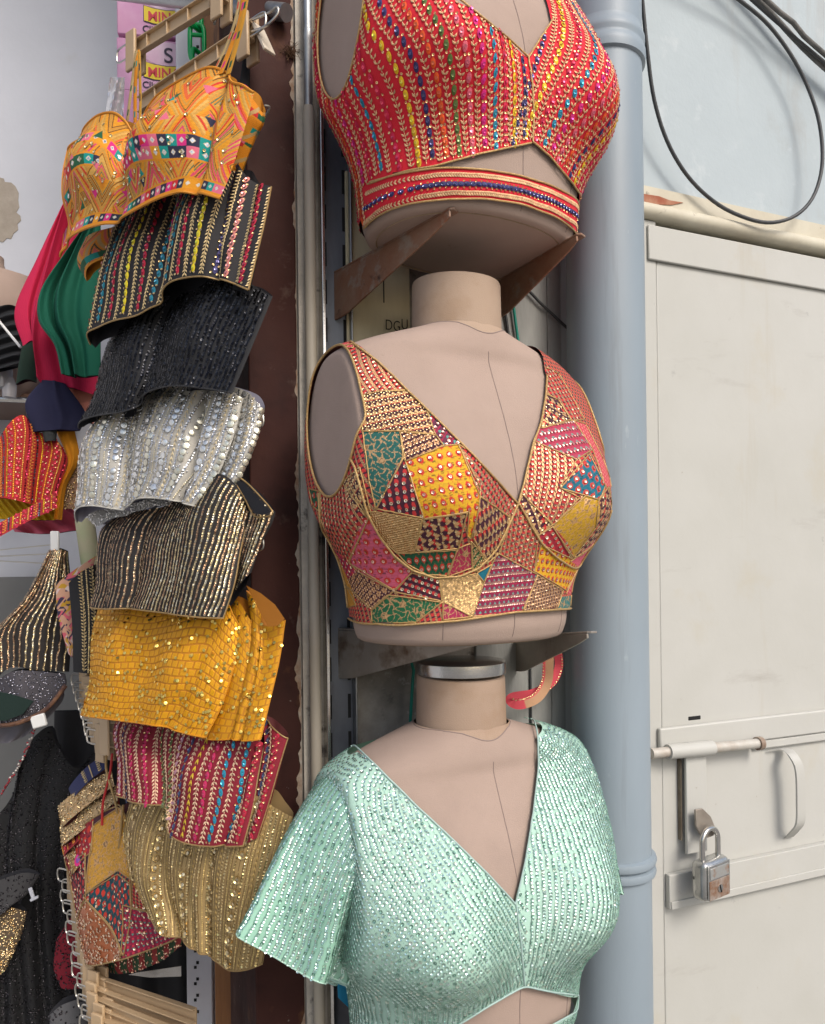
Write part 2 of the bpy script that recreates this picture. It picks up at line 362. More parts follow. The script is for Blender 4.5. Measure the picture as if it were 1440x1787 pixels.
mo.prism([wl(-.028, h, z) for h, z in prof]+[wl(-.028, -.02, LT-.0155), wl(-.028, -.02, LT-.039)], WD*3.03)
md = mo.build('door_moulding', M_trim, None, smooth=True, sharp=40)
MB().prism(rp, WN*.0012).build('chipped_red_patch', M_rustred, md, smooth=False)
tag(md, 'rounded cream moulding running over the top of the metal door', 'moulding')
dr = thing('metal_door', 'cream painted metal door with sliding bolt and flat handle', 'door', wl(.5, 0, -1.5))
d = MB().wbox(-.028, wsz(1157, 1400)[0]-.001, -.05, .001, -1.5, LT-.040)
d.build('door_jamb', M_door, dr, bevel=.002)
s_d = wsz(1157, 1400)[0]
d = MB().wbox(s_d, 2.4, -.05, 0, -1.5, LT-.048); d.build('door_skin', M_door, dr, bevel=.002)
d = MB().wbox(s_d-.02, 2.4, .0015, .006, LT-.105, LT-.049); d.build('top_flange', M_door, dr, bevel=.002)
d = MB().wbox(s_d-.012, 2.4, .0012, .010, -.302, -.262); d.wbox(s_d+.19, 2.4, .0015, .007, -.318, -.3025)
d.build('middle_rail', M_door, dr, bevel=.003)
d = MB().wbox(s_d+.002, 2.4, .001, .011, -.553, -.498); d.wbox(s_d+.004, 2.4, .0112, .0135, -.553, -.540); d.build('lower_rail', M_door, dr, bevel=.003)
a, b = wsz(1201, 1258), wsz(1223, 1248)
sl_ = MB().wbox(a[0], b[0], -.03, .0006, a[1], b[1]).build('bolt_slot', M_black, dr, bevel=.0015)
# sliding bolt
p0, p1 = WP(1136, 1315, .022), WP(1326, 1297, .022)
rod = resample([p0, p1], 12); bl = MB().tube(rod, .0082, 14); bl.build('bolt_rod', mat('worn_painted_rod', (.58, .57, .52), (.42, .36, .30), 20, .5, .2, bump=.3, spots=[((.3, .18, .1), 30, .62, .7)]), dr)
q0, q1 = rod[1]*.4+rod[2]*.6, rod[6]
bl = MB().tube(resample([q0, q1], 6), .0118, 16); bl.build('bolt_sleeve', M_door, dr)
e0 = rod[-1]; MB().tube([e0-WD*.006, e0+WD*.003], .0112, 16).build('bolt_collar', mat('worn_collar', (.34, .28, .22), (.2, .12, .08), 40, .6), dr)
a, b = wsz(1196, 1490, .014), wsz(1229, 1322, .014)
MB().wbox(a[0], b[0], .013, .019, a[1], b[1]+.01).build('bolt_strap', M_door, dr, bevel=.0015)
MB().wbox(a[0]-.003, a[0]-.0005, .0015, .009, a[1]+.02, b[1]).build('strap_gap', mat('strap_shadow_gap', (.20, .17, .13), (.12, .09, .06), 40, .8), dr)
hp = [WP(x, y, h) for x, y, h in ((1350, 1309, .008), (1372, 1307, .012), (1386, 1320, .034), (1397, 1345, .04), (1399, 1400, .04), (1398, 1436, .038), (1389, 1450, .026), (1378, 1462, .004))]
hb = MB(); hh = spline(hp, 30)
for sg, w_ in ((1, .0095),):
    G = np.stack([hh-WD*w_, hh+WD*w_], 1); G2 = np.stack([hh+WD*w_-WN*.0035, hh-WD*w_-WN*.0035], 1)
    hb.grid(np.concatenate([G, G2], 1), wrap=True)
hb.build('pull_handle', M_door, dr, smooth=True, sharp=40)
ey = [WP(x, y, .030) for x, y in ((1211, 1412), (1224, 1410), (1238, 1424), (1246, 1444), (1243, 1457), (1232, 1461), (1219, 1455), (1212, 1440))]
MB().prism(ey, WN*.004).build('hasp_eye', M_bracket, dr, bevel=.001)

# padlock
M_lock = mat('scratched_chrome', (.60, .60, .58), (.42, .42, .40), 40, .25, .9, bump=.3, bscale=150, spots=[((.06, .06, .06), 60, .62, .68)])
M_lockr = mat('rusted_lock_face', (.50, .50, .48), (.42, .2, .09), 40, .4, .7, bump=.4, bscale=120, lo=.5, hi=.62)
pc = WP(1240, 1530, .045); lk = thing('padlock', 'square steel padlock with rust stains hanging from the door bolt', 'padlock', pc)
la = R(-12); LX = WD*math.cos(la)+WN*math.sin(la); LN = WN*math.cos(la)-WD*math.sin(la)
wk, hk, tk = .066, .062, .028
lo_ = MB().box(pc, (wk, tk, hk), np.array([LX, LN, UP])).build('lock_body', M_lock, lk, bevel=.009); lo_.modifiers[0].segments = 4
fr = MB().box(pc+LN*(tk/2+.0008), (wk*.86, .002, hk*.86), np.array([LX, LN, UP])).build('face_plate', M_lock, lk, bevel=.003)
MB().box(pc+LN*(tk/2+.0022)+UP*.0135, (wk*.72, .0012, hk*.28), np.array([LX, LN, UP])).build('stamped_panel', M_lockr, lk, bevel=.001)
MB().box(pc+LN*(tk/2+.0022)-UP*.0125, (wk*.78, .0012, hk*.48), np.array([LX, LN, UP])).build('keyway_panel', mat('rust_panel', (.27, .15, .09), (.50, .46, .42), 34, .55, .5, bump=.5, lo=.42, hi=.66), lk, bevel=.001)
MB().tube([pc+LN*(tk/2+.0026)-UP*.012, pc+LN*(tk/2+.0042)-UP*.012], .0062, 16).build('key_barrel', M_chrome, lk)
MB().box(pc+LN*(tk/2+.0044)-UP*.0125, (.0018, .0012, .0125), np.array([LX*.95+UP*.3, LN, UP*.95-LX*.3])).build('keyhole', M_black, lk)
an = np.linspace(0, math.pi, 20); top = pc+UP*(hk/2+.026)
sh = [pc+LX*.0205+UP*(hk/2-.004)]+[top+LX*.0205*math.cos(x)+UP*.0195*math.sin(x) for x in an]+[pc-LX*.0205+UP*(hk/2-.004)]
MB().tube(resample(sh, 34), .0043, 12).build('shackle', M_chrome, lk)

# drain pipe
pp = thing('drain_pipe', 'thick grey plastic drain pipe running up the wall beside the dress forms', 'pipe', wl(0, .075, -1.5))
AX = np.array([WD, WN, UP])
MB().lathe([(.055, -1.5), (.055, -.45), (.0552, 0), (.055, .72)], wl(0, .075, 0), 64, AX).build('pipe_run', M_pvc, pp, sharp=40)
z0 = .712
MB().lathe([(.0552, z0), (.0595, z0+.002), (.0605, z0+.010), (.0600, z0+.018), (.0575, z0+.022), (.0575, z0+.026), (.0592, z0+.030), (.0592, z0+.036), (.0565, z0+.042), (.0553, z0+.05)], wl(0, .075, 0), 64, AX, cap=False).build('socket_collar', M_pvc, pp)
MB().lathe([(.0553, z0+.049), (.055, z0+.3), (.055, 2.4)], wl(0, .075, 0), 64, AX).build('upper_pipe', M_pvc, pp, sharp=40)
z1 = (HY-1513)/F*1.10
for dz, rr in ((.008, .0095), (-.008, .0085)):
    MB().lathe([(.0552, z1+dz-.007), (.0552+rr*.6, z1+dz-.005), (.0552+rr*.75, z1+dz), (.0552+rr*.6, z1+dz+.005), (.0552, z1+dz+.007)], wl(0, .075, 0), 64, AX, cap=False).build('clamp_ring', M_pvc, pp)

# ------------------------------------------------------------------ posts, conduit, channel left of the forms
mp_ = MB().wbox(s_post0, s_post1, -.20, .003, -1.5, 2.5)
po = mp_.build('door_post', M_maroon, None, bevel=.002); tag(po, 'dark maroon painted flat steel post with rust along its right edge', 'post')
zz_ = np.linspace(-1.2, 1.2, 700); wk_ = np.convolve(rng.normal(0, 1, 760), np.hanning(25), 'same')[30:730]+np.convolve(rng.normal(0, 1, 760), np.hanning(5)*.9, 'same')[30:730]; wk_ = np.clip(.0030+.0011*wk_, .0004, .0085)
V = np.stack([np.array([wl(s_post1-.0002-w_, .0036, z) for w_, z in zip(wk_, zz_)]), np.array([wl(s_post1-.0002, .0036, z) for z in zz_])], 1)
MB().grid(V).build('rust_edge', mat('edge_rust', (.23, .12, .06), (.40, .36, .30), 30, .9, bump=.8), po)
s_c = wsz(545, 800, .016)[0]; zc = .60
cd = thing('conduit_pipe', 'thin beige conduit with a bare steel upper end beside the maroon post', 'conduit', wl(s_c, .016, -1.5))
MB().lathe([(.0074, -1.5), (.0074, zc), (.0070, zc+.001)], wl(s_c, .018, 0), 20, AX).build('beige_sleeve', M_conduit, cd, sharp=40)
MB().lathe([(.0058, zc-.02), (.0058, zc+.085), (.0067, zc+.087), (.0067, zc+.10), (.0058, zc+.101), (.0058, 2.3)], wl(s_c, .018, 0), 20, AX).build('steel_tube', M_steel, cd, sharp=40)
s_k0, s_k1 = wsz(567, 900, .01)[0], wsz(612, 900, .01)[0]
ch = thing('slotted_channel', 'dark slotted steel channel standing behind the dress forms', 'shelf channel', wl(s_k0, .0, -1.5))
MB().wbox(s_k0+.0015, s_k1, .0065, .009, -1.45, 2.3).build('channel_web', mat('blue_grey_steel', (.17, .19, .22), (.10, .11, .13), 10, .5, .4, bump=.3, stretch=(1, 1, .4), spots=[((.05, .045, .04), 16, .62, .76)]), ch)
MB().wbox(s_k0-.004, s_k0+.0012, .0062, .024, -1.45, 2.3).build('front_flange', M_chrome, ch, bevel=.0012)
MB().wbox(s_k1+.0003, s_k1+.003, .0065, .022, -1.45, 2.3).build('rear_flange', M_steel, ch, bevel=.001)
for so_, in ((s_k0+.0048,), (s_k1-.0045,)):
    k = MB()
    for z in np.arange(-.8, 1.0, .05): k.wbox(so_-.0021, so_+.0021, .0085, .0094, z, z+.032)
    k.build('slot_row', M_black, ch)
def wallpost(name, px0, px1, d, thick, m, label, cat):
    a, b = P(px0, HY, d), P(px1, HY, d); mid = (a+b)/2; wd_ = np.linalg.norm(b-a)
    return tag(MB().box((mid[0], d+thick/2, EYE+.5), (wd_, thick, 4)).build(name, m, None, bevel=.002), label, cat), mid
wp_, _ = wallpost('wooden_post', 366, 436, 1.20, .06, M_wood, 'orange brown wooden post behind the hanging blouses', 'post')
hk_ = MB().tube(spline([P(402, 1690, 1.197), P(416, 1686, 1.17), P(420, 1700, 1.165), P(414, 1787, 1.165), P(414, 1830, 1.165)], 20), .0045, 8)
hk_.build('iron_catch', M_dark, wp_)
up_, _ = wallpost('shelf_upright', 317, 362, 1.23, .02, M_upright, 'lilac white metal shelf upright with a row of punched slots', 'shelf upright')
k = MB()
for z in np.arange(-1., 1.3, .026):
    for dz in (0, .0075): k.box(P(341+4*(dz > 0), HY-(z+dz)*F/1.23, 1.2296), (.0042, .0012, .0045))
k.build('slot_row', M_black, up_, smooth=False)
wr = MB().wbox(-.7, s_post0-.0005, -1.2, -.22, -1.5, 2.5)   # wall behind the post, side of the shop
# shop interior
IQ = P(150, 300, 1.85); IN = np.array((.15, -1, 0)); IN /= np.linalg.norm(IN); ID = np.array((-IN[1], IN[0], 0))
iw = MB().box(IQ-IN*.05+UP*(1.1-IQ[2]+.4), (5.0, .1, 3.6), np.array([ID, IN, UP])).build('shop_back_wall', M_inwall)
tag(iw, 'off white plastered back wall of the shop with a broken patch', 'wall')
chip = [onplane(x, y, IQ, IN) for x, y in ((-60, 300), (-5, 309), (7, 312), (9, 318), (20, 319), (27, 325), (33, 337), (32, 349), (34, 362), (29, 371), (36, 377), (37, 385), (31, 391), (32, 401), (24, 408), (20, 417), (12, 416), (6, 423), (-5, 421), (-60, 425))]
MB().prism(chip, IN*.0015).build('bare_patch', M_chip, iw, smooth=False)
sw = MB().box((-2.6, .7, 1.5), (.1, 3.4, 3.6)).build('shop_side_wall', M_inwall); tag(sw, 'plain far side wall inside the shop', 'wall')
rw = MB().box((-.16, 1.75, 1.5), (.08, 1.0, 3.6)).build('shop_partition', M_inwall); tag(rw, 'plain partition wall inside the shop behind the wooden post', 'wall')
cl = MB().box((-1.3, 1.75, 3.6), (2.7, 1.1, .1)).build('shop_ceiling', M_inwall); tag(cl, 'flat plastered ceiling over the shop', 'ceiling')

# ------------------------------------------------------------------ cream board with writing, wires, cables
cb = thing('cream_board', 'cream painted board with a hand inked word behind the top arm', 'board', WP(650, 500, .012))
a, b = wsz(606, 660, .012), wsz(712, 320, .012)
MB().wbox(a[0], b[0], .0095, .014, a[1], b[1]).build('board_panel', M_cream, cb, bevel=.001)
MB().wbox(a[0]+.052, a[0]+.0535, .0142, .0146, b[1]-.17, b[1]-.05).build('drip_mark', M_ink, cb)
for ch_, sx, sy in (('D', 672, 575), ('G', 686, 577), ('U', 700, 574)):
    text(ch_, 'ink_letter', .0205, WP(sx, sy, .0146), WD, UP, M_ink, cb, .0002, bold=-.0002, squash=.75)
def cable(name, pts, r, m, label, cat='cable', n=80):
    return tag(MB().tube(spline([p if len(np.shape(p)) == 1 and len(p) == 3 and isinstance(p, np.ndarray) else WP(*p) for p in pts], n), r, 10).build(name, m), label, cat)
cable('loop_cable', [(1090, -420, .07), (1104, -180, .065), (1114, -60, .06), (1121, 0, .05), (1130, 90, .04), (1142, 175, .03), (1166, 250, .022), (1204, 312, .018), (1255, 358, .018), (1310, 383, .022), (1352, 388, .028), (1392, 374, .034), (1421, 340, .037), (1435, 285, .038), (1430, 215, .036), (1409, 150, .03), (1378, 92, .028), (1338, 40, .025), (1288, -2, .025), (1240, -40, .03), (1160, -110, .04), (1060, -230, .06), (980, -420, .07)], .0031, M_cable, 'black cable hanging in a big loop on the white wall', n=140)
cable('wall_cable', [(960, -430, .05), (1100, -200, .03), (1200, -100, .016), (1270, -50, .012), (1332, 8, .014), (1372, 52, .016), (1410, 92, .016), (1450, 128, .016), (1520, 190, .016), (1660, 290, .014), (1900, 400, .012), (2300, 520, .012)], .0046, M_oldcable, 'lower of two dusty grey cables crossing the top right corner')
cable('wall_cable', [(1000, -430, .06), (1130, -210, .04), (1210, -120, .03), (1275, -62, .03), (1350, 12, .032), (1385, 40, .034), (1402, 62, .032), (1450, 104, .03), (1520, 170, .03), (1680, 280, .028), (1900, 385, .026), (2300, 500, .026)], .0042, M_oldcable, 'kinked dusty cable at the very top right corner')
cable('wall_cable', [(930, -430, .05), (1090, -190, .035), (1190, -95, .02), (1262, -44, .02), (1340, 25, .022), (1390, 68, .024), (1450, 118, .026), (1520, 180, .026), (1670, 285, .024), (1900, 393, .02), (2300, 510, .02)], .0028, M_cable, 'thin dark cable between the two dusty cables at top right')
cable('black_wire', [(906, 420, .012), (914, 490, .013), (935, 520, .014), (968, 552, .014), (998, 580, .014)], .0022, M_cable, 'thin black wire curving to the drain pipe behind the middle neck', 'wire')
cable('grey_wire', [(868, 430, .012), (878, 520, .012), (888, 590, .012), (896, 700, .012)], .0021, M_cable, 'straight dark grey wire beside the green wire behind the middle neck', 'wire')
cable('green_wire', [(880, 420, .014), (893, 510, .014), (903, 585, .014), (914, 660, .014), (925, 760, .012), (915, 1000, .011), (730, 1130, .012), (722, 1170, .012), (716, 1260, .012)], .0022, M_green, 'bright green wire behind the necks of the dress forms', 'wire')
cable('grey_wire', [(925, 1120, .0105), (926, 1200, .0105), (928, 1320, .0105)], .0018, M_cable, 'dark vertical wire behind the ribbon of the lowest form', 'wire')
tuft = MB()
for _ in range(120):
    c0 = WP(508+rng.normal(0, 5), 92+rng.normal(0, 4), .005); dd = rng.normal(0, 1, 3); dd /= np.linalg.norm(dd)
    tuft.tube(spline([c0, c0+dd*.006, c0+dd*.009+rng.normal(0, .003, 3)], 5), .0003, 4)
tag(tuft.build('fibre_tuft', mat('brown_fibre', (.12, .06, .03), rough=.9)), 'brown frayed fibre tuft caught at the top of the maroon post', 'fibre')

# ------------------------------------------------------------------ bracket arms
def arm(a, b, ha, hb, m, label, drop=0.0, wdt=.014, th=.003):
    a = np.asarray(a); b = np.asarray(b); L = b-a; ln = np.linalg.norm(L); x = L/ln; y = np.cross(UP, x); y /= np.linalg.norm(y)
    t = np.linspace(0, 1, 14); top = a+L*t[:, None]; hgt = np.interp(t, [0, .12, .9, 1], [ha, ha, hb, hb*.45])
    mb = MB()
    pl = np.concatenate([top, (top-UP*hgt[:, None])[::-1]])
    mb.prism(pl, y*th)
    fl = np.array([a, b, b+x*.004+y*wdt*.3, b+y*wdt, a+y*wdt])
    mb.prism(fl+UP*.0002, UP*.0028)
    return tag(mb.build('bracket_arm', m, None, smooth=False, bevel=.0008), label, 'bracket')
ZA = .392; ZB = -.0824
def atz(px, py, z):
    r = ray(px, py); return CAM+r*(z/r[2])
arm(atz(578, 480, ZA), atz(784, 366, ZA), .062, .016, M_rust, 'longer rusty steel bracket arm under the red blouse form, left of the neck')
arm(atz(868, 492, ZA), atz(1006, 411, ZA), .05, .014, M_rust, 'shorter rusty bracket arm under the red blouse form, right of the neck')
arm(atz(580, 1099, ZB), atz(836, 1117, ZB), .064, .012, M_bracket, 'long bare steel bracket arm left under the patchwork form')
arm(WP(900, 1112, .01), atz(1024, 1106, ZB), .05, .012, M_bracket, 'short steel bracket arm with upturned tip right under the patchwork form')
arm(atz(572, 1722, -.552), atz(800, 1800, -.552), .05, .012, M_dark, 'dark bracket arm under the mint sequin form at the bottom')

# ------------------------------------------------------------------ dress forms
KEYS = np.array([  # z, half width, front depth, back depth, side plate
 (0.000, .133, .104, .094), (.010, .136, .108, .097), (.03, .137, .109, .098), (.06, .140, .108, .100), (.09, .149, .106, .103), (.115, .162, .104, .107), (.14, .180, .101, .110), (.165, .198, .099, .113),
 (.19, .208, .097, .115), (.22, .212, .093, .115), (.25, .211, .087, .112), (.28, .203, .078, .104), (.30, .192, .071, .096), (.318, .176, .065, .088), (.332, .152, .066, .080),
 (.344, .122, .0635, .072), (.353, .094, .0600, .066), (.360, .072, .0568, .061), (.366, .0552, .0545, .0555)])
XP = .170
BX, BZ, BA = .084, .150, .050
class Torso:
    def __init__(s, base, yaw, nu=760, nv=430, bust=1., off=0., wide=1.):
        "base: centre of the underside; yaw: turn of the front towards the viewer's right"
        s.base = np.asarray(base); c, q = math.cos(yaw), math.sin(yaw)
        s.X = np.array((c, q, 0)); s.Y = np.array((q, -c, 0))       # local right, local front
        f = np.linspace(-1, 1, nu); s.th = np.sign(f)*math.pi*(.62*np.abs(f)+.38*np.abs(f)**4); s.nu, s.nv = nu, nv
        k = KEYS; z = np.linspace(0, .366, nv); t = np.linspace(0, 1, len(k)*40)
        # smooth key interpolation
        zz = np.concatenate([z])
        def sm(col):
            y = np.interp(np.linspace(0, .366, 2000), k[:, 0], k[:, col]); w_ = 101; ker = np.hanning(w_+2)[1:-1]; ker /= ker.sum()
            yp = np.pad(y, w_//2, mode='reflect', reflect_type='odd'); y = np.convolve(yp, ker, 'valid'); return np.interp(zz, np.linspace(0, .366, 2000), y)
        # rows denser on the shoulder slope
        zz = np.interp(np.linspace(0, 1, nv), [0, .7, 1], [0, .29, .366]); s.z = zz
        a, bf, bb = sm(1)*wide, sm(2), sm(3)
        T, Z = np.meshgrid(s.th, zz); A = a[:, None]; sn, cs = np.sin(T), np.cos(T)
        e = 2/2.25
        x = A*np.sign(sn)*np.abs(sn)**e; b = np.where(cs > 0, bf[:, None], bb[:, None]); y = b*np.sign(cs)*np.abs(cs)**e
        # flat side plates where the arms would start
        xp = XP+.0*Z; ex = np.abs(x)-xp
        soft = .004; x = np.sign(x)*(np.abs(x)-np.where(ex > 0, ex, 0)-soft*np.exp(-np.abs(ex)/soft)*.5)
        # bust
        for sg in (1, -1):
            dz = Z-BZ; sz = np.where(dz > 0, .068, .040); dx = x-sg*BX; sx = np.where(dx*sg > 0, .058, .046)
            g = np.exp(-.5*((dx/sx)**2+(dz/sz)**2))*(cs > -.2)*np.clip((cs+.2)/.5, 0, 1)
            y = y+bust*BA*g; x = x+sg*bust*.012*g
        # slight hollow between the cups, belly line
        s.lx, s.ly, s.lz = x, y, Z
        G = s.base+x[..., None]*s.X+y[..., None]*s.Y+Z[..., None]*UP
        if off:
            N = s.normals(G); G = G+N*off
        s.G = G
    @staticmethod
    def normals(G):
        n = np.cross(np.gradient(G, axis=1), np.gradient(G, axis=0)); n /= np.linalg.norm(n, axis=2)[..., None]+1e-12
        c = G.mean((0, 1)); 
        if np.mean(((G-c)*n).sum(2)) < 0: n = -n
        return n
    def prep(s):
        px, py, d = proj(s.G); N = s.normals(s.G); vis = ((CAM-s.G)*N).sum(2) > 0
        s.px, s.py, s.d, s.vis = px, py, d, vis
        s._i = np.nonzero(vis.ravel())[0]; s._p = np.stack([px.ravel()[s._i], py.ravel()[s._i], d.ravel()[s._i]], 1)
    def hit(s, px, py):
        q = np.hypot(s._p[:, 0]-px, s._p[:, 1]-py)+4*(s._p[:, 2]-.9); return np.unravel_index(s._i[np.argmin(q)], s.G.shape[:2])
    def hits(s, pts): return [s.hit(*p) for p in pts]
    def xz(s, pts):
        h = s.hits(pts); return np.array([(s.lx[i], s.lz[i]) for i in h])
    def curve(s, pts, n, off=.003, it=6):
        "3-D polyline on the surface through photo points"
        p = resample(np.array(pts, float), n); N = s.normals(s.G)
        return smoothline(np.array([s.G[i]+N[i]*off for i in (s.hit(*q) for q in p)]), it)
def clipgrid(G, fs, C, Mv, mb, mi=0):
    "keep the part of the grid where every field is positive; cells on an edge are cut exactly"
    nv, nu = G.shape[:2]; f = np.min(fs, 0)
    idx = np.arange(nv*nu).reshape(nv, nu); q = np.stack([idx[:-1, :-1], idx[:-1, 1:], idx[1:, 1:], idx[1:, :-1]], -1).reshape(-1, 4)
    ff = f.ravel(); k = ff[q] > 0; full = k.all(1); part = k.any(1) & ~full
    V = G.reshape(-1, 3); Cc = C.reshape(-1, 3); M_ = Mv.ravel(); eV, eC, eM, tri = [], [], [], []; n0 = len(V); cache = {}
    def cut(a, b):
        key = (a, b) if a < b else (b, a)
        if key not in cache:
            t = ff[a]/(ff[a]-ff[b]); cache[key] = n0+len(eV); eV.append(V[a]+(V[b]-V[a])*t); i = a if ff[a] > 0 else b; eC.append(Cc[i]); eM.append(M_[i])
        return cache[key]
    for c in q[part]:
        out = []
        for a, b in zip(c, np.roll(c, -1)):
            if ff[a] > 0: out.append(int(a))
            if (ff[a] > 0) != (ff[b] > 0): out.append(cut(int(a), int(b)))
        for i in range(1, len(out)-1): tri.append((out[0], out[i], out[i+1]))
    if eV: V = np.concatenate([V, eV]); Cc = np.concatenate([Cc, eC]); M_ = np.concatenate([M_, eM])
    F_ = [q[full]]+([np.array(tri)] if tri else [])
    used = np.zeros(len(V), bool)
    for x in F_: used[x.ravel()] = True
    re = np.cumsum(used)-1
    mb.add(V[used], [re[x] for x in F_], Cc[used], M_[used], mi); return f
def torso_center(i):
    return None
YAW = R(31)
def axis_at(px, py, d): return P(px, py, d)
BASEZ = {'top': .401, 'mid': -.079, 'low': -.556}
def form(key, xo, label, neck_top=.436, cap=None):
    base = np.array((.058+xo[0], .957+xo[1], EYE+BASEZ[key]))
    T = Torso(base, YAW); T.prep()
    t = thing('dress_form', label, 'dress form', base)
    st = (slice(None, None, 3), slice(None, None, 3))
    rr_ = np.hypot(T.lx, T.ly); SR = .0608; fn = np.where(T.lz > .3, rr_-SR, .01)[::2, ::2]; Gs = T.G[::2, ::2]; O1 = np.ones(Gs.shape); O0 = np.zeros(fn.shape)
    mb = MB(); clipgrid(Gs, np.array([fn]), O1, O0, mb); mb.build('torso', M_form, t)
    mb = MB(); clipgrid(Gs, np.array([-fn]), O1, O0, mb); mb.build('neck_base', M_neck, t)
    # rounded underside with a sewn-in bottom panel
    rim = T.G[0, ::6][:-1]; c = base
    rows = [c+(rim-c)*s_+UP*z for s_, z in ((1., 0), (.985, -.004), (.955, -.0065), (.93, -.0075), (.90, -.0075))]
    mb = MB(); mb.grid(np.array(rows), wrap=True, flip=True); mb.build('rounded_rim', M_form, t)
    rows = [c+(rim-c)*s_+UP*z for s_, z in ((.90, -.0072), (.895, -.0085), (.885, -.0072))]
    MB().grid(np.array(rows), wrap=True).build('dusty_seam', M_formedge, t)
    r2 = c+(rim-c)*.886-UP*.0068; mb = MB(); k = len(r2); mb.add(np.concatenate([r2, [c-UP*.0068]]), np.stack([np.arange(k), (np.arange(k)+1) % k, np.full(k, k)], 1))
    mb.build('bottom_panel', M_form, t)
    # neck: slightly tilted column, lower in front
    q = np.arange(64)*2*math.pi/64; rows = []
    for f, r in ((0, .0562), (.03, .0560), (.1, .0558), (.4, .0552), (.8, .0548), (.95, .0546), (.985, .0535), (1., .0505)):
        fr = np.cos(q); z = (.362-.022*np.clip(fr, 0, 1)**1.5)*(1-f)+(neck_top-.003*fr)*f
        rows.append(base+np.sin(q)[:, None]*r*T.X+(fr*r*1.0)[:, None]*T.Y+z[:, None]*UP)
    mb = MB(); mb.grid(np.array(rows), wrap=True); k = 64; mb.add(np.concatenate([rows[-1], [rows[-1].mean(0)+UP*.002]]), np.stack([np.arange(k), (np.arange(k)+1) % k, np.full(k, k)], 1))
    mb.build('neck', M_neck, t)
    ring_ = []
    for j in range(0, T.nu-1, 6):
        th_ = SR; col = rr_[T.nv//2:, j]; k = int(np.argmax(col < th_)) if (col < th_).any() else len(col)-1; ring_.append(T.G[T.nv//2+k, j])
    ring_ = np.array(ring_)
    for _ in range(3): ring_ = .25*np.roll(ring_, 1, 0)+.5*ring_+.25*np.roll(ring_, -1, 0)
    MB().tube(ring_, .0008, 6, closed=True).build('neck_seam', M_seam, t)
    # sewn seams: centre front and side front
    N = T.normals(T.G)
    for th0 in (0., .62, -.62):
        j = int(np.argmin(np.abs(T.th-th0))); l = T.G[:int(T.nv*(.86 if th0 == 0 else .5)), j]+N[:int(T.nv*(.86 if th0 == 0 else .5)), j]*.0002
        MB().tube(l[::3], .0005, 5).build('sewn_seam', M_seam, t)
    if cap:
        MB().lathe([(.0535, 0), (.0555, .001), (.0560, .006), (.0555, .0145), (.053, .016), (.03, .018), (.0, .0185)], base+UP*(neck_top+.0005), 64, np.array([T.X, T.Y, UP])).build('metal_cap', M_chrome, t)
    return T, t
MF = fabric('embroidered_cloth', (.10, .02, .02), .8)
M_pipe = mat('gold_piping', (.62, .42, .19), (.45, .28, .1), 400, .45, .55, bump=.5, bscale=900)
M_pipew = mat('grey_piping', (.36, .36, .37), rough=.7)
def arm_field(T, side, yc, zc, ry, rz):
    "positive away from the arm opening on one side"
    e = (np.hypot((T.ly-yc)/ry, (T.lz-zc)/rz)-1)*min(ry, rz)
    return np.maximum(e, (XP-.0045)-T.lx*side)
def arm_loop(T, side, yc, zc, ry, rz, n=120, off=.003, widen=1.):
    f = arm_field(T, side, yc, zc, ry, rz); N = T.normals(T.G); m_ = (f > -.0015) & (f < .0045) & (T.lx*side > .10)
    ii = np.nonzero(m_.ravel())[0]; an = np.arctan2(T.ly.ravel()[ii]-yc, T.lz.ravel()[ii]-zc); G = (T.G+N*off).reshape(-1, 3)[ii]; w_ = np.exp(-np.abs(f.ravel()[ii]-.001)/.0012); out = []
    for x in np.linspace(0, 2*math.pi, n, endpoint=False):
        d = np.abs(np.mod(an-x+math.pi, 2*math.pi)-math.pi); k = w_*np.exp(-(d/.05)**2)+1e-12; out.append((G*k[:, None]).sum(0)/k.sum())
    o = np.array(out)
    for _ in range(2): o = .25*np.roll(o, 1, 0)+.5*o+.25*np.roll(o, -1, 0)
    return o
def mono(xz):
    o = xz[np.argsort(xz[:, 0])]; return o[:, 0], o[:, 1]
def nrm(T): return T.normals(T.G)
def u_of(T):
    r = int(T.nv*.42); d = np.linalg.norm(np.diff(T.G[r], axis=0), axis=1); u = np.concatenate([[0], np.cumsum(d)]); j = int(np.argmin(np.abs(T.th))); return u-u[j]

# ---- top form: red blouse with a cut-out and a waistband
T, tf = form('top', (.016, .006), 'beige dress form at the top wearing the red striped blouse')
Tb = Torso(T.base, YAW, off=.0035); Tb.prep()
ub = u_of(Tb); lx, ly, lz = Tb.lx, Tb.ly, Tb.lz
front = ly > -.01
nl = Tb.xz([(920, 100), (885, 66), (850, 38), (800, 4)]); nr = Tb.xz([(925, 98), (940, 72), (963, 38)])
sl0 = (nl[-1]-nl[0]); xs = [nl[-1][0]-.035, nl[-1][0], *nl[::-1][1:, 0], *nr[1:, 0], .075]
zs = [nl[-1][1]+.04, nl[-1][1], *nl[::-1][1:, 1], *nr[1:, 1], .40]
o_ = np.argsort(xs); fneck = np.where(front, np.interp(lx, np.array(xs)[o_], np.array(zs)[o_])-lz, .34-lz)
hem_u = np.array(sorted(map(tuple, Tb.xz([(640, 322), (700, 301), (760, 288), (840, 268), (926, 250), (935, 250), (960, 274), (1000, 322), (1022, 352)]))))
bt = np.array(sorted(map(tuple, Tb.xz([(642, 320), (700, 303), (770, 293), (840, 296), (900, 305), (960, 323), (1000, 343), (1022, 362)]))))
bb_ = np.array(sorted(map(tuple, Tb.xz([(642, 396), (660, 380), (720, 358), (780, 347), (850, 347), (910, 356), (970, 378), (1024, 415)]))))
zu = np.interp(lx, hem_u[:, 0], hem_u[:, 1]); zb = np.interp(lx, bt[:, 0], bt[:, 1])
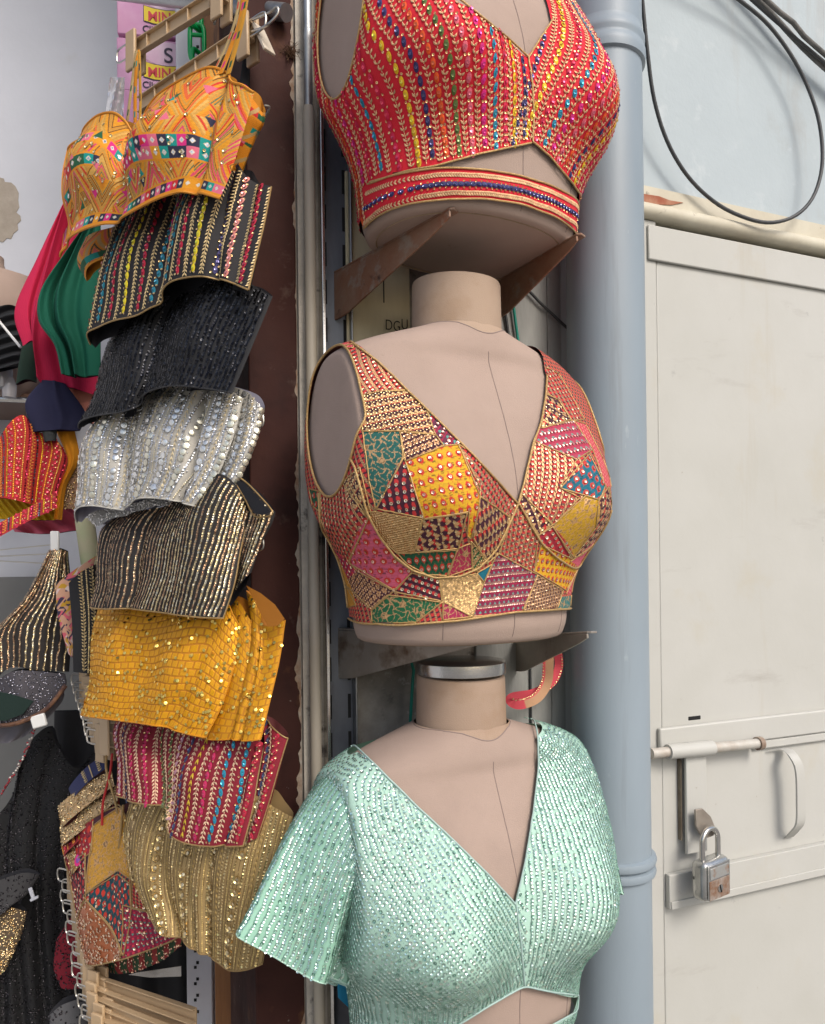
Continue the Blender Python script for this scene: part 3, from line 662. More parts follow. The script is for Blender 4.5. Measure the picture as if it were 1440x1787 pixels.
xl, xr = hem_u[2][0], hem_u[-1][0]
fopen = np.where(front & (lx > xl-.03) & (lx < xr+.03), np.maximum(lz-zu, zb-lz), .1)
fhem = np.where(front, lz-np.interp(lx, bb_[:, 0], bb_[:, 1]), lz-.012)
fhem = np.where(lx < bb_[0, 0], lz-np.interp(lx, [-.14, bb_[0, 0]], [-.004, bb_[0, 1]]), fhem)
AR = (.004, .222, .062, .088)
fa = [arm_field(Tb, sg, *AR) for sg in (1, -1)]
fs = np.array([fneck, fopen, fhem, *fa])
red = np.array((.66, .008, .024)); C = np.empty(Tb.G.shape); C[:] = red
C *= (1+.10*np.sin(ub*2600)[None, :, None]*np.sin(lz*2600)[..., None])
mb = MB(); fmin = clipgrid(Tb.G, fs, C, np.zeros(lz.shape), mb)
sf = Surf(Tb.G[::2, ::2], ub[::2], Tb.z[::2], fmin[::2, ::2]-.002)
# the band keeps its own rows, the body stripes stay off it
band = np.where(front & (lx > bt[0, 0]-.002) & (lz < zb+.001), -1., 1.)
sf_body = Surf(Tb.G[::2, ::2], ub[::2], Tb.z[::2], np.minimum(fmin-.002, band*.01)[::2, ::2])
VINE = (.80, .50, .27)
pal = dict(navy=(.030, .024, .11), yellow=(.78, .46, .01), crim=(.62, .01, .06), teal=(.01, .24, .36), mag=(.66, .01, .20), pink=(.70, .12, .17), green=(.10, .15, .03), orange=(.75, .09, .01), blue=(.03, .05, .2))
lefts = ['navy', 'yellow', 'crim', 'teal', 'mag', 'pink', 'green', 'orange', 'navy', 'yellow', 'crim', 'teal', 'crim', 'mag', 'orange', 'crim', 'crim', 'orange', 'crim', 'mag']
rights = ['navy', 'yellow', 'crim', 'teal', 'mag', 'pink', 'orange', 'navy', 'yellow', 'crim', 'crim', 'mag']
stp = .0220
zc_ = .16
for sd_, names in ((-1, lefts), (1, rights)):
    sh = (lambda v: -.10*(v-zc_)-.25*np.clip(v-.2, 0, 1)) if sd_ < 0 else (lambda v: .42*(v-zc_))
    for i, nme in enumerate(names):
        u0 = sd_*(.011+stp*i); ks = []
        kd = 'bead'
        stripes(sf_body, mb, [u0, u0+sd_*stp/2], [(kd, pal[nme]), ('vine', VINE)], .004, .36, sh, sc=1.08)
# waistband rows follow its edge
BT_ = [(640, 322), (700, 303), (770, 293), (840, 296), (900, 305), (960, 323), (1000, 343), (1022, 362)]; BB_ = [(634, 408), (660, 380), (720, 358), (780, 347), (850, 347), (910, 356), (970, 378), (1026, 417)]
def band_row(fr, step):
    p = resample(np.array(BT_, float), 90)*(1-fr)+resample(np.array(BB_, float), 90)*fr; h = [Tb.hit(*x) for x in p]; p = smoothline(np.array([(ub[i[1]], Tb.z[i[0]]) for i in h]), 4)
    p = resample(p, int(np.linalg.norm(np.diff(p, axis=0), axis=1).sum()/step)); return p[:, 0], p[:, 1]
sfb = Surf(Tb.G[::2, ::2], ub[::2], Tb.z[::2], fmin[::2, ::2]-.0008)
for fr in (.20, .80):
    u, z = band_row(fr, .0043)
    for sg in (1, -1):
        o = LEAF*np.array((sg, 1))*1.05; o = o if sg > 0 else o[::-1]; sfb.stamp(mb, u, z+sg*.0003, o, jit(VINE, len(u)), .35, ang=-math.pi/2*1+sg*.62*-1, dome=.001)
u, z = band_row(.5, .0096); sfb.stamp(mb, u, z, ngon(.0042, 10, .0028), jit(pal['navy'], len(u)), .2, dome=.0012)
sfb.stamp(mb, u-.0012, z, ngon(.0014, 7), jit((.45, .5, .75), len(u)), .95, tilt=.2, lift=.002, ring=.3); sfb.stamp(mb, u+.0014, z, ngon(.0014, 7), jit((.3, .3, .6), len(u)), .95, tilt=.2, lift=.002, ring=.3)
for dz in (.0032, -.0032): sfb.stamp(mb, u+.0048, z+dz, ngon(.0012, 7), jit(GOLD, len(u)), .9, tilt=.2, lift=.001, ring=.35)
rb = mb.build('red_blouse', MF, None, attrs=True); rb['label'] = 'red blouse with rows of gold vines and coloured beads, cut out under the bust'; rb['category'] = 'blouse'
pm = MB()
for line in ([(800, -2), (850, 38), (885, 66), (922, 101)], [(965, 34), (940, 72), (922, 101)], [(922, 101), (929, 150), (931, 205), (929, 248)], [(929, 248), (935, 252), (960, 274), (1000, 322), (1019, 350)],
             [(642, 322), (700, 301), (760, 290), (840, 268), (926, 250)], [(646, 318), (700, 303), (770, 293), (840, 296), (900, 305), (960, 323), (1000, 343), (1022, 362)], [(642, 402), (660, 380), (720, 358), (780, 347), (850, 347), (910, 356), (970, 378), (1024, 418)]):
    pm.tube(Tb.curve(line, 70, .001), .0011, 8)
pm.tube(arm_loop(Tb, -1, *AR, off=.001), .0012, 8, closed=True); pm.tube(arm_loop(Tb, 1, *AR, off=.001), .0012, 8, closed=True)
pm.build('edge_piping', M_pipe, rb)

# ---- middle form: patchwork blouse
T, tf = form('mid', (0, 0), 'beige dress form in the middle wearing the patchwork blouse', neck_top=.428)
Tb = Torso(T.base, YAW, nu=900, nv=500, off=.004); Tb.prep(); ub = u_of(Tb); lx, ly, lz = Tb.lx, Tb.ly, Tb.lz; front = ly > -.01
NK = [(612, 597), (660, 632), (705, 676), (760, 730), (820, 790), (860, 832), (903, 880)]; NKR = [(903, 880), (912, 850), (930, 775), (945, 735), (952, 690), (954, 655)]
a1, a2 = Tb.xz(NK), Tb.xz(NKR); a1 = a1[int(np.argmin(a1[:, 0])):]; a1[:, 0] = np.maximum.accumulate(a1[:, 0]+np.arange(len(a1))*1e-5)
xs = np.concatenate([[a1[0, 0]-.012], a1[:, 0], a2[1:, 0], [a2[-1, 0]+.006]]); zs = np.concatenate([[.40], a1[:, 1], a2[1:, 1], [.42]]); o_ = np.argsort(xs)
fneck = np.where(front, np.interp(lx, xs[o_], zs[o_])-lz, .335-lz)
hm = Tb.xz([(608, 1078), (625, 1087), (700, 1091), (800, 1083), (900, 1068), (960, 1064), (1004, 1062)]); hx, hz = mono(hm)
fhem = np.where(front, lz-np.interp(lx, hx, hz), lz-.022)
AR = (.006, .246, .066, .086)
fa = [arm_field(Tb, sg, *AR) for sg in (1, -1)]
fs = np.array([fneck, fhem, *fa])
PURP = (.055, .008, .022); RED = (.54, .03, .03)
GCH = (.66, .39, .18)
# coloured thread and chain-stitch patterns, drawn on the cloth itself
def seg_d(p, a, b):
    a = np.asarray(a); b = np.asarray(b); t = np.clip(((p-a)@(b-a))/((b-a)@(b-a)+1e-12), 0, 1); return np.linalg.norm(p-a-t[..., None]*(b-a), axis=-1)
def inside(p, poly):
    x, y = p[..., 0], p[..., 1]; r = np.zeros(x.shape, bool); n = len(poly)
    for i in range(n):
        (x0, y0), (x1, y1) = poly[i], poly[(i+1) % n]
        c = ((y0 > y) != (y1 > y)) & (x < (x1-x0)*(y-y0)/(y1-y0+1e-15)+x0); r ^= c
    return r
def hsh(a, b): return np.modf(np.abs(np.sin(a*12.9898+b*78.233)*43758.5453))[0]
def paint(kind, a, b, bg):
    "a, b in metres along the patch; returns colour, metal, list of (mask-free) sequin specs"
    C = np.empty(a.shape+(3,)); C[:] = bg; M_ = np.zeros(a.shape); ln = lambda m, c, k=0.: (C.__setitem__(m, c), M_.__setitem__(m, k))
    if kind == 'lines':
        p = .0088; t = np.mod(a, p)
        sq = (np.abs(t-p/2) < .0027) & (np.mod(b+.0028*np.mod(np.floor(a/p), 2), .0056) < .0036); ln(sq, RED)
        for o in (.0008, p-.0008): ln((np.abs(t-o) < .00055), np.array(GCH)*.9, .7)
        ln((np.abs(t) < .0002) | (np.abs(t-p) < .0002), PURP)
    elif kind == 'circ':
        C *= (1+.30*(hsh(np.floor(b/.0007), np.floor(a/.004))-.5))[..., None]
        ln((hsh(np.floor(b/.0009+.5*np.sin(a*400)), np.floor(a/.0035)+3) > .9), np.array(bg)*.35)
        p = .0106; i = np.floor(b/p); aa = a+np.mod(i, 2)*p/2; r = np.hypot(np.mod(aa, p)-p/2, np.mod(b, p)-p/2)
        ln((np.abs(np.mod(aa, p)-p/2-(np.mod(b, p)-p/2)*.0) < .0003), (.55, .06, .02)); ln(r < .0034, (.58, .035, .018))
    elif kind == 'tri':
        p = .0082; t = np.mod(a, p); q = np.mod(b, .0066)/.0066
        ln(t < .0046*(1-np.abs(2*q-1))+.0008, np.array(GCH)*(.8+.35*hsh(np.floor(a/.0011), np.floor(b/.0011)))[t < .0046*(1-np.abs(2*q-1))+.0008][:, None], .65); ln(np.abs(t-p+.0004) < .0004, (.5, .06, .03))
    elif kind == 'tri3':
        p = .0095; i = np.floor(a/p); q = np.mod(b+i*.003, .009); t = np.mod(a, p); m_ = (np.abs(q-.0045) < .0036*(1-t/.0078)) & (t < .0075); ln(m_, np.array(GCH)*1.05, .6)
        ln((np.abs(q-.0045) < .0036*(t/.0095)) & (t > .0035) & ~m_ & (np.mod(i, 2) == 0), (.55, .02, .02))
    elif kind == 'squig':
        C *= (1+.35*(hsh(np.floor(b/.0008), np.floor(a/.003))-.5))[..., None]
        x = a*520; y = b*520; f = np.sin(x+1.4*np.sin(y*.9))+np.sin(y*1.1+1.5*np.sin(x*.8+1)); ln(np.abs(f) < .34, np.array(GCH), .7); ln(np.abs(f) < .07, np.array(GCH)*.35, .2)
    elif kind == 'fine':
        f = np.mod(a+.0006*np.sin(b*900), .0021)/.0021; g = np.mod(b, .0021)/.0021; k = .55+.6*np.abs(np.sin(math.pi*f))*np.abs(np.sin(math.pi*g)); C[:] = np.array(bg)*k[..., None]; M_[:] = .65
    elif kind == 'drop':
        p = .0075; i = np.floor(a/p); t = np.mod(a, p)-p/2; q = np.mod(b+np.mod(i, 2)*.0045, .0092); ln(np.hypot(t/.0021, (q-.0048)/.0034) < 1, RED)
    elif kind == 'flower':
        p = .0078; i = np.floor(b/p); x = np.mod(a+np.mod(i, 2)*p/2, p)-p/2; y = np.mod(b, p)-p/2; r = np.hypot(x, y); w_ = np.arctan2(y, x)
        m_ = r < .0029+.0006*np.cos(5*w_); ln(m_, np.array(GCH)*np.where(hsh(i, np.floor(a/p)) > .5, 1, .8)[m_][:, None]*np.array((1, .9, .9)), .5); ln(r < .0007, PURP)
    elif kind == 'tealp':
        p = .0106; x = np.mod(a, p)-p/2; y = np.mod(b, p*.8); ln((y < .0030) & (np.abs(x) < .0026), (.55, .03, .06)); ln((np.abs(x) < (.0062-y)*.9) & (y > .0034) & (y < .0062), (.10, .33, .27)); ln((y > .0066) & (y < .0076), (.40, .005, .05))
    elif kind == 'pinkred':
        ln(np.mod(a, .005) < .0028, (.50, .03, .07)); ln((np.mod(a, .005) < .0026) & (np.mod(b, .006) < .003), (.7, .25, .2), .3)
    elif kind == 'plain': C *= (1+.3*(hsh(np.floor(b/.0008), np.floor(a/.003))-.5))[..., None]
    return C, M_
MUST = (.50, .28, .012); YEL = (.66, .36, .012)
PATCH = [  # kind, background, angle, photo outline
 ('lines', PURP, 40, [(569, 611), (617, 600), (664, 632), (711, 682), (662, 683), (625, 692), (597, 650)]), ('pinkred', (.45, .03, .05), 20, [(530, 612), (545, 596), (590, 590), (618, 598), (617, 607), (569, 613)]),
 ('tri', PURP, 100, [(625, 692), (662, 683), (710, 680), (740, 700), (760, 759), (708, 752), (633, 753)]), ('squig', (.01, .10, .085), 0, [(633, 753), (698, 752), (704, 800), (672, 860), (656, 888), (645, 840)]),
 ('flower', PURP, 20, [(698, 754), (760, 759), (775, 778), (708, 805)]), ('tealp', (.12, .02, .05), 50, [(737, 698), (808, 755), (850, 805), (800, 776), (775, 778), (760, 759)]),
 ('circ', YEL, 10, [(708, 805), (775, 778), (800, 776), (838, 850), (836, 885), (822, 940), (815, 935), (819, 893), (740, 905)]), ('drop', PURP, -25, [(704, 797), (708, 805), (740, 905), (735, 903), (657, 888), (672, 860)]),
 ('lines', PURP, 42, [(800, 776), (812, 772), (850, 800), (904, 873), (892, 905), (838, 866)]), ('tri3', PURP, 110, [(838, 867), (890, 902), (872, 965), (849, 984), (826, 938)]),
 ('fine', (.62, .28, .11), 8, [(657, 893), (736, 907), (723, 964), (694, 966), (665, 940), (640, 893)]), ('tri3', PURP, 5, [(738, 907), (815, 895), (800, 957), (723, 964)]),
 ('circ', (.006, .085, .035), 5, [(694, 966), (798, 960), (780, 1004), (745, 1003), (712, 985)]), ('squig', (.36, .02, .06), 0, [(798, 957), (822, 948), (826, 990), (782, 1006)]), ('tri', (.02, .10, .03), 130, [(822, 944), (851, 978), (834, 996), (824, 996)]),
 ('lines', PURP, 8, [(558, 853), (608, 843), (644, 903), (609, 978), (585, 968), (560, 905)]), ('tri', PURP, 130, [(598, 842), (628, 815), (648, 897), (640, 902)]), ('circ', (.62, .10, .17), 0, [(644, 903), (662, 934), (690, 975), (720, 997), (690, 1031), (609, 982)]),
 ('drop', (.33, .01, .06), 60, [(567, 962), (609, 980), (625, 997), (600, 1022)]), ('flower', PURP, 30, [(625, 997), (688, 1031), (650, 1064), (603, 1020)]), ('plain', (.50, .22, .02), 70, [(563, 960), (574, 963), (622, 1055), (606, 1062)]),
 ('squig', (.006, .11, .04), 20, [(677, 1038), (771, 1051), (727, 1086), (650, 1088), (648, 1064)]), ('drop', PURP, 75, [(719, 1000), (767, 1011), (771, 1049), (686, 1032)]), ('fine', (.74, .50, .22), 25, [(767, 1011), (832, 1001), (842, 1020), (825, 1076), (773, 1049)]),
 ('squig', (.38, .02, .08), 60, [(773, 1049), (823, 1076), (773, 1082)]), ('tealp', (.20, .012, .05), 2, [(868, 965), (938, 1003), (913, 1068), (824, 1076), (845, 1015), (858, 985)]), ('plain', (.0, .13, .19), 0, [(832, 1000), (860, 984), (845, 1016)]),
 ('lines', PURP, -8, [(905, 880), (940, 932), (932, 1000), (870, 966), (888, 919)]), ('tri3', PURP, 35, [(904, 876), (911, 862), (965, 915), (940, 934)]), ('lines', PURP, -12, [(934, 771), (1007, 802), (976, 850), (1011, 869), (965, 917), (909, 860)]),
 ('tealp', (.40, .05, .09), 10, [(940, 748), (1001, 734), (1034, 784), (1007, 802), (934, 771)]), ('tri3', PURP, 60, [(953, 686), (974, 698), (997, 732), (945, 748)]), ('lines', (.25, .02, .04), -5, [(950, 640), (975, 652), (1020, 732), (997, 734), (974, 698), (953, 688)]),
 ('circ', (.0, .13, .19), -20, [(1028, 792), (1056, 848), (1047, 872), (978, 852)]), ('squig', MUST, 0, [(1022, 865), (1045, 872), (1040, 920), (1001, 973), (963, 918)]), ('drop', (.30, .012, .03), 60, [(940, 934), (965, 919), (999, 975), (945, 950)]),
 ('circ', YEL, 60, [(944, 950), (1007, 996), (988, 1030), (932, 996)]), ('tri3', PURP, 20, [(1045, 870), (1062, 850), (1070, 890), (1052, 938), (1015, 968), (1001, 973), (1040, 920)]), ('flower', PURP, 5, [(938, 1004), (982, 1030), (972, 1066), (910, 1070)]),
 ('plain', (.66, .10, .16), 0, [(995, 980), (1050, 940), (1040, 985), (1011, 994)]), ('pinkred', (.45, .03, .05), 80, [(1007, 994), (1035, 982), (1012, 1036), (988, 1036)]), ('squig', (.0, .14, .14), 0, [(980, 1040), (1012, 1040), (1005, 1066), (970, 1068)]),
 ('pinkred', (.52, .06, .07), 70, [(1001, 734), (1022, 740), (1052, 800), (1070, 850), (1055, 846), (1034, 784)]), ('circ', (.006, .085, .035), 0, [(540, 853), (560, 858), (560, 895), (546, 882)])]
Uf = np.broadcast_to(ub[None, :], lx.shape); q = np.stack([Uf, lz], -1)
def uz(pts): return np.array([(ub[i[1]], Tb.z[i[0]]) for i in Tb.hits(pts)])
SL = None
C, Mv = paint('lines', Uf*.94+lz*.34, lz-Uf*.3, PURP); pid = np.full(lx.shape, -1)
edges = []; pinfo = []
for k, (kd, bgc, an, pl) in enumerate(PATCH):
    pp_ = uz(pl); m_ = inside(q, pp_); ca, sa = math.cos(R(an)), math.sin(R(an))
    c0 = pp_.mean(0); a_ = (Uf-c0[0])*ca+(lz-c0[1])*sa; b_ = -(Uf-c0[0])*sa+(lz-c0[1])*ca
    cc, mm = paint(kd, a_[m_], b_[m_], bgc); C[m_] = cc; Mv[m_] = mm; pid[m_] = k; pinfo.append((kd, c0, ca, sa, pp_))
    for e0, e1 in zip(pl, pl[1:]+pl[:1]): edges.append((e0, e1))
mb = MB(); fmin = clipgrid(Tb.G, fs, C, Mv, mb)
ok = fmin-.0025
# sequins per patch, placed in the flat pattern and carried onto the surface
def put(uv, k):
    u, v = uv[:, 0], uv[:, 1]; i = np.clip(np.interp(v, Tb.z, np.arange(Tb.nv)).round().astype(int), 0, Tb.nv-1)
    jj = np.clip(np.interp(u, ub, np.arange(Tb.nu)).round().astype(int), 0, Tb.nu-1); return u, v, pid[i, jj] == k
sfm = Surf(Tb.G[::2, ::2], ub[::2], Tb.z[::2], ok[::2, ::2])
SQ = {'lines': (.0088, .0056, .0044, .0017, (.70, .42, .27), .3), 'circ': (.0106, .0106, .0053, .0018, (.80, .50, .38), .3), 'fine': (.0021, .0021, .001, .0011, (.80, .52, .24), .3), 'drop': (.0075, .0092, .00375, .0019, (.85, .72, .5), .35),
      'tealp': (.0053, .00848, .0026, .0018, (.82, .48, .40), .35), 'tri3': (.0095, .0045, .003, .0014, (.85, .66, .36), .3), 'tri': (.0041, .0033, .0015, .0010, (.85, .64, .33), .3), 'flower': (.0039, .0039, .002, .0011, (.80, .5, .3), .3)}
for k, (kd, c0, ca, sa, pp_) in enumerate(pinfo):
    if kd not in SQ: continue
    pa, pb, sh_, r_, c_, rg = SQ[kd]; ext = np.abs(pp_-c0).max()*1.5
    na, nb = int(ext/pa)+2, int(ext/pb)+2; I, J = np.meshgrid(np.arange(-na, na), np.arange(-nb, nb), indexing='ij')
    if kd == 'lines': a_ = (I+.5)*pa; b_ = J*pb-.0028*np.mod(I, 2)+.0045
    elif kd == 'circ': a_ = (I+.5)*pa-np.mod(J, 2)*pa/2; b_ = (J+.5)*pb
    elif kd == 'drop': a_ = (I+.5)*pa; b_ = J*pb-np.mod(I, 2)*.0045+.0016
    elif kd == 'tealp': a_ = I*pa+.0008; b_ = J*pb+.0015
    elif kd == 'flower': a_ = I*pa; b_ = J*pb+.0005
    else: a_ = I*pa+np.mod(J, 2)*pa*.3+.0005; b_ = J*pb+.0005
    a_, b_ = a_.ravel(), b_.ravel(); xz_ = np.stack([c0[0]+a_*ca-b_*sa, c0[1]+a_*sa+b_*ca], 1)
    u, v, keep = put(xz_, k); u, v = u[keep], v[keep]
    if len(u): sfm.stamp(mb, u, v, ngon(r_, 8), jit(c_, len(u), .12), .9, tilt=.11, lift=.0010, ring=rg, dome=.0003)
N_ = nrm(Tb)
for e0, e1 in edges:      # couched cord along the patch joints
    q_ = resample(np.array([e0, e1], float), max(6, int(math.dist(e0, e1)/3))); hh_ = [Tb.hit(*x) for x in q_]
    l = np.array([Tb.G[i]+N_[i]*.0004 for i in hh_ if fmin[i] > .0006])
    if len(l) > 3 and np.linalg.norm(np.diff(l, axis=0), axis=1).max() < .012: mb.tube(smoothline(l, 2), .0008, 5, col=(.52, .33, .13), mt=.5)
pb_ = mb.build('patchwork_blouse', MF, None, attrs=True); pb_['label'] = 'multicoloured patchwork blouse with gold sequins and a deep front'; pb_['category'] = 'blouse'
pm = MB()
CUP = [(612, 800), (621, 815), (630, 850), (641, 893), (660, 930), (690, 970), (720, 995), (760, 1008), (800, 1006), (835, 992), (865, 960), (885, 920), (903, 880)]
for line, n in ((NK, 120), (NKR[::-1], 90), ([(608, 1079), (625, 1087), (700, 1091), (800, 1083), (900, 1068), (960, 1064), (1002, 1062)], 120), (CUP, 140), ([(905, 880), (925, 915), (945, 948), (970, 972), (1000, 992), (1030, 985), (1058, 940), (1068, 890)], 90), ([(557, 860), (560, 905), (568, 962), (605, 1060)], 60)):
    pm.tube(Tb.curve(line, n, .0012), .0013, 8)
for sg in (1, -1): pm.tube(arm_loop(Tb, sg, *AR, off=.001), .0014, 8, closed=True)
pm.build('edge_piping', M_pipe, pb_)

# ---- lowest form: mint sequin blouse with a flutter sleeve
T, tf = form('low', (0, .0), 'beige dress form with a shiny metal neck cap wearing the mint blouse', neck_top=.424, cap=True)
Tb = Torso(T.base, YAW, off=.006, wide=1.02); Tb.prep(); ub = u_of(Tb); lx, ly, lz = Tb.lx, Tb.ly, Tb.lz; front = ly > -.01
NK = [(604, 1287), (620, 1302), (640, 1321), (660, 1340), (690, 1370), (720, 1400), (790, 1466), (850, 1525), (899, 1578)]; NKR = [(899, 1578), (915, 1510), (930, 1420), (939, 1340), (938, 1285), (930, 1243)]
a1, a2 = Tb.xz(NK), Tb.xz(NKR); a1 = a1[int(np.argmin(a1[:, 0])):]; a1[:, 0] = np.maximum.accumulate(a1[:, 0]+np.arange(len(a1))*1e-5)
xs = np.concatenate([[a1[0, 0]-.012], a1[:, 0], np.maximum.accumulate(a2[1:, 0])+np.arange(5)*1e-4, [a2[-1, 0]+.012]]); zs = np.concatenate([[.40], a1[:, 1], a2[1:, 1], [.42]]); o_ = np.argsort(xs, kind='stable')
fneck = np.where(front, np.interp(lx, xs[o_], zs[o_])-lz, .335-lz)
hem_u = Tb.xz([(760, 1810), (800, 1787), (860, 1750), (913, 1720), (919, 1720), (960, 1730), (1038, 1740)]); hx, hz = mono(hem_u)
zu = np.interp(lx, hx, hz); bt = Tb.xz([(940, 1800), (965, 1787), (1000, 1768), (1038, 1738)]); bx, bz = mono(bt); zb = np.interp(lx, [-.14, bx[0], *bx[1:]], [-.03, bz[0], *bz[1:]])
fopen = np.where(front & (lx > hx[0]-.02), np.maximum(lz-zu, zb-lz), .1)
fs = np.array([fneck, fopen, lz-.004+0*lx])
mint = np.array((.41, .62, .515)); C = np.empty(Tb.G.shape); C[:] = mint; C *= (1+.12*np.sin(ub*3000)[None, :, None]*np.sin(lz*3000)[..., None])
mb = MB(); fmin = clipgrid(Tb.G, fs, C, np.full(lz.shape, .05), mb)
MSEQ = (.68, .93, .84)
def mintrows(sf, mb, us, v0, v1, shear, gap=.0033):
    for u0 in us:
        v = np.arange(v0, v1, gap)+rng.uniform(0, gap); v = v[rng.random(len(v)) > .06]; n = len(v)
        u = u0+shear(v)+.0005*np.sin(v*300+u0*900)+rng.normal(0, .0002, n)
        big = rng.random(n)
        c = np.where((big > .86)[:, None], np.array((.80, .92, .80)), np.where((big < .09)[:, None], np.array((.26, .45, .37)), np.array(MSEQ)))  # near-white sequins paint in glints, dark ones the shade of the thread
        sf.stamp(mb, u, v, ngon(.0020, 8), jit(c, n, .08), .95, tilt=.11, lift=.0010, ring=.28, dome=.0006)
        v2 = np.arange(v0, v1, .0018); sf.stamp(mb, u0+shear(v2)+.0005*np.sin(v2*300+u0*900), v2, ngon(.0004, 4, .001), jit((.24, .46, .36), len(v2), .2), 0., dome=.0006)
sf = Surf(Tb.G[::2, ::2], ub[::2], Tb.z[::2], fmin[::2, ::2]-.002)
okl = np.where(ub[None, :] < 0, fmin, -1.); okr = np.where(ub[None, :] >= 0, fmin, -1.)
sfl = Surf(Tb.G[::2, ::2], ub[::2], Tb.z[::2], okl[::2, ::2]-.0015); sfr = Surf(Tb.G[::2, ::2], ub[::2], Tb.z[::2], okr[::2, ::2]-.0015)
mintrows(sfl, mb, np.arange(-.42, .20, .0074), .004, .362, lambda v: -.62*np.clip(v-.10, 0, 1)-.12*np.clip(.10-v, 0, 1))
mintrows(sfr, mb, np.arange(-.05, .42, .0074), .004, .362, lambda v: .14*(v-.12))
M_mint = fabric('mint_sequin_cloth', (.30, .55, .42), .7)
mo_ = mb.build('mint_blouse', M_mint, None, attrs=True); mo_['label'] = 'mint green sequin blouse with fluttering sleeves on the lowest dress form'; mo_['category'] = 'blouse'
pm = MB()
for line, n in ((NK, 110), (NKR[::-1], 100), ([(900, 1578), (908, 1640), (915, 1720)], 40), ([(760, 1812), (800, 1787), (860, 1750), (914, 1720), (960, 1730), (1036, 1740)], 90), ([(940, 1802), (965, 1787), (1000, 1768), (1036, 1740)], 40)):
    pm.tube(Tb.curve(line, n, .001), .0011, 8)
pm.build('edge_piping', mat('mint_piping', (.36, .50, .46), rough=.6), mo_)
# flutter sleeves: from a loop round the arm opening to a wide hem
def sleeve(side, hem3d, parent, waves, amp):
    loop = arm_loop(Tb, side, .0, .232, .070, .098, n=160, off=-.003)
    loop = np.concatenate([loop, loop[:1]])[:161]; n = 161; t = np.linspace(0, 1, 90); hem = hem3d(n)
    ctr = loop.mean(0); G = np.empty((90, n, 3)); out = T.X*side
    hc = hem.mean(0); rel = hem-hc
    for i, s_ in enumerate(t):
        b = loop*(1-s_)+hem*s_
        puff = math.sin(math.pi*min(1, s_*1.15))*.008*(1-s_*.6)
        ang = np.linspace(0, 2*math.pi, n)
        rad = b-b.mean(0); rad /= np.linalg.norm(rad, axis=1)[:, None]+1e-9
        up = np.clip(np.cos(ang), 0, 1)[:, None]
        G[i] = b+out*puff*up*1.3+UP*puff*up*.35+rad*(amp*s_*(np.cos(ang*waves+.7)+.45*np.cos(ang*(waves+4)+2.1)))[:, None]
    v = t*.20; u = np.concatenate([[0], np.cumsum(np.linalg.norm(np.diff(G[55], axis=0), axis=1))])
    m2 = MB(); Cc = np.empty(G.shape); Cc[:] = mint; Cc *= (1+.1*np.sin(u*3000)[None, :, None]*np.sin(v*3000)[:, None, None])
    m2.add(G.reshape(-1, 3), [np.stack([i_*n+j_, i_*n+j_+1, (i_+1)*n+j_+1, (i_+1)*n+j_], 1) for i_, j_ in [tuple(map(np.ravel, np.meshgrid(np.arange(89), np.arange(n-1), indexing='ij')))]], Cc.reshape(-1, 3), .05)
    ss = Surf(G, u, v); c_ = G.mean((0, 1)); 
    if np.mean(ss.N*(G-c_)) < 0: ss.N = -ss.N
    mintrows(ss, m2, np.arange(.002, u[-1], .0070), .002, .199, lambda v: 0*v)
    m2.build('flutter_sleeve', M_mint, parent, attrs=True)
    MB().tube(G[-1, :-1], .0009, 6, closed=True, col=mint).build('sleeve_hem', M_mint, parent, attrs=True)
def hemL(n):
    # outer hem seen from the photo, then round the back of the arm
    fr = spline([P(594, 1712, .845), P(572, 1712, .835), P(530, 1700, .82), (P(480, 1672, .81)), P(430, 1642, .815)], 60)
    bk = spline([P(430, 1642, .815), P(426, 1618, .86), P(450, 1640, .93), P(520, 1690, .965), P(580, 1715, .94), P(600, 1716, .88), P(594, 1712, .845)], 60)
    lp = np.concatenate([fr, bk[1:-1]]); k = int(np.argmin(np.linalg.norm(lp-P(440, 1648, .812), axis=1)))
    # start the loop at the outermost point, run to the front first like the arm loop
    lp = np.roll(lp, -k, 0); 
    d = np.concatenate([lp, lp[:1]]); r = resample(d, n)
    f1 = r[n//4]-r[3*n//4]
    return r if f1@T.Y > 0 else r[::-1]
sleeve(-1, hemL, mo_, 6, .0130)
def hemR(n):
    c = T.base+T.X*.180+UP*.125; a = np.linspace(0, 2*math.pi, n)
    return c+T.X*(np.cos(a)*.026)[:, None]+T.Y*(np.sin(a)*.085)[:, None]-UP*(.02*np.cos(a+.4)-.01)[:, None]
sleeve(1, hemR, mo_, 8, .003)
# ribbon tie hanging from the patchwork blouse
rp_ = spline([WP(958, 1090, .08), WP(957, 1150, .075), WP(954, 1190, .07), WP(938, 1216, .075), WP(912, 1228, .085), WP(893, 1226, .10), WP(893, 1216, .085), WP(930, 1210, .06), WP(962, 1192, .055), WP(975, 1165, .05), WP(973, 1135, .055), WP(966, 1095, .06)], 120)
wv = np.interp(np.linspace(0, 1, 120), [0, .3, .42, .5, .6, 1], [.0075, .0075, .007, .005, .006, .006])
tg = np.gradient(rp_, axis=0); tg /= np.linalg.norm(tg, axis=1)[:, None]; sdv = np.cross(tg, CAM-rp_); sdv = smoothline(sdv/np.linalg.norm(sdv, axis=1)[:, None], 12); sdv = sdv-tg*(tg*sdv).sum(1)[:, None]; sdv /= np.linalg.norm(sdv, axis=1)[:, None]
Gr = np.stack([rp_+sdv*wv[:, None]*k for k in np.linspace(-1, 1, 7)], 1); mb = MB(); Cr = np.empty(Gr.shape); Cr[:] = (.50, .05, .07); Cr[:44, :5] = (.42, .24, .13); Cr[:, 5:] *= 1.2
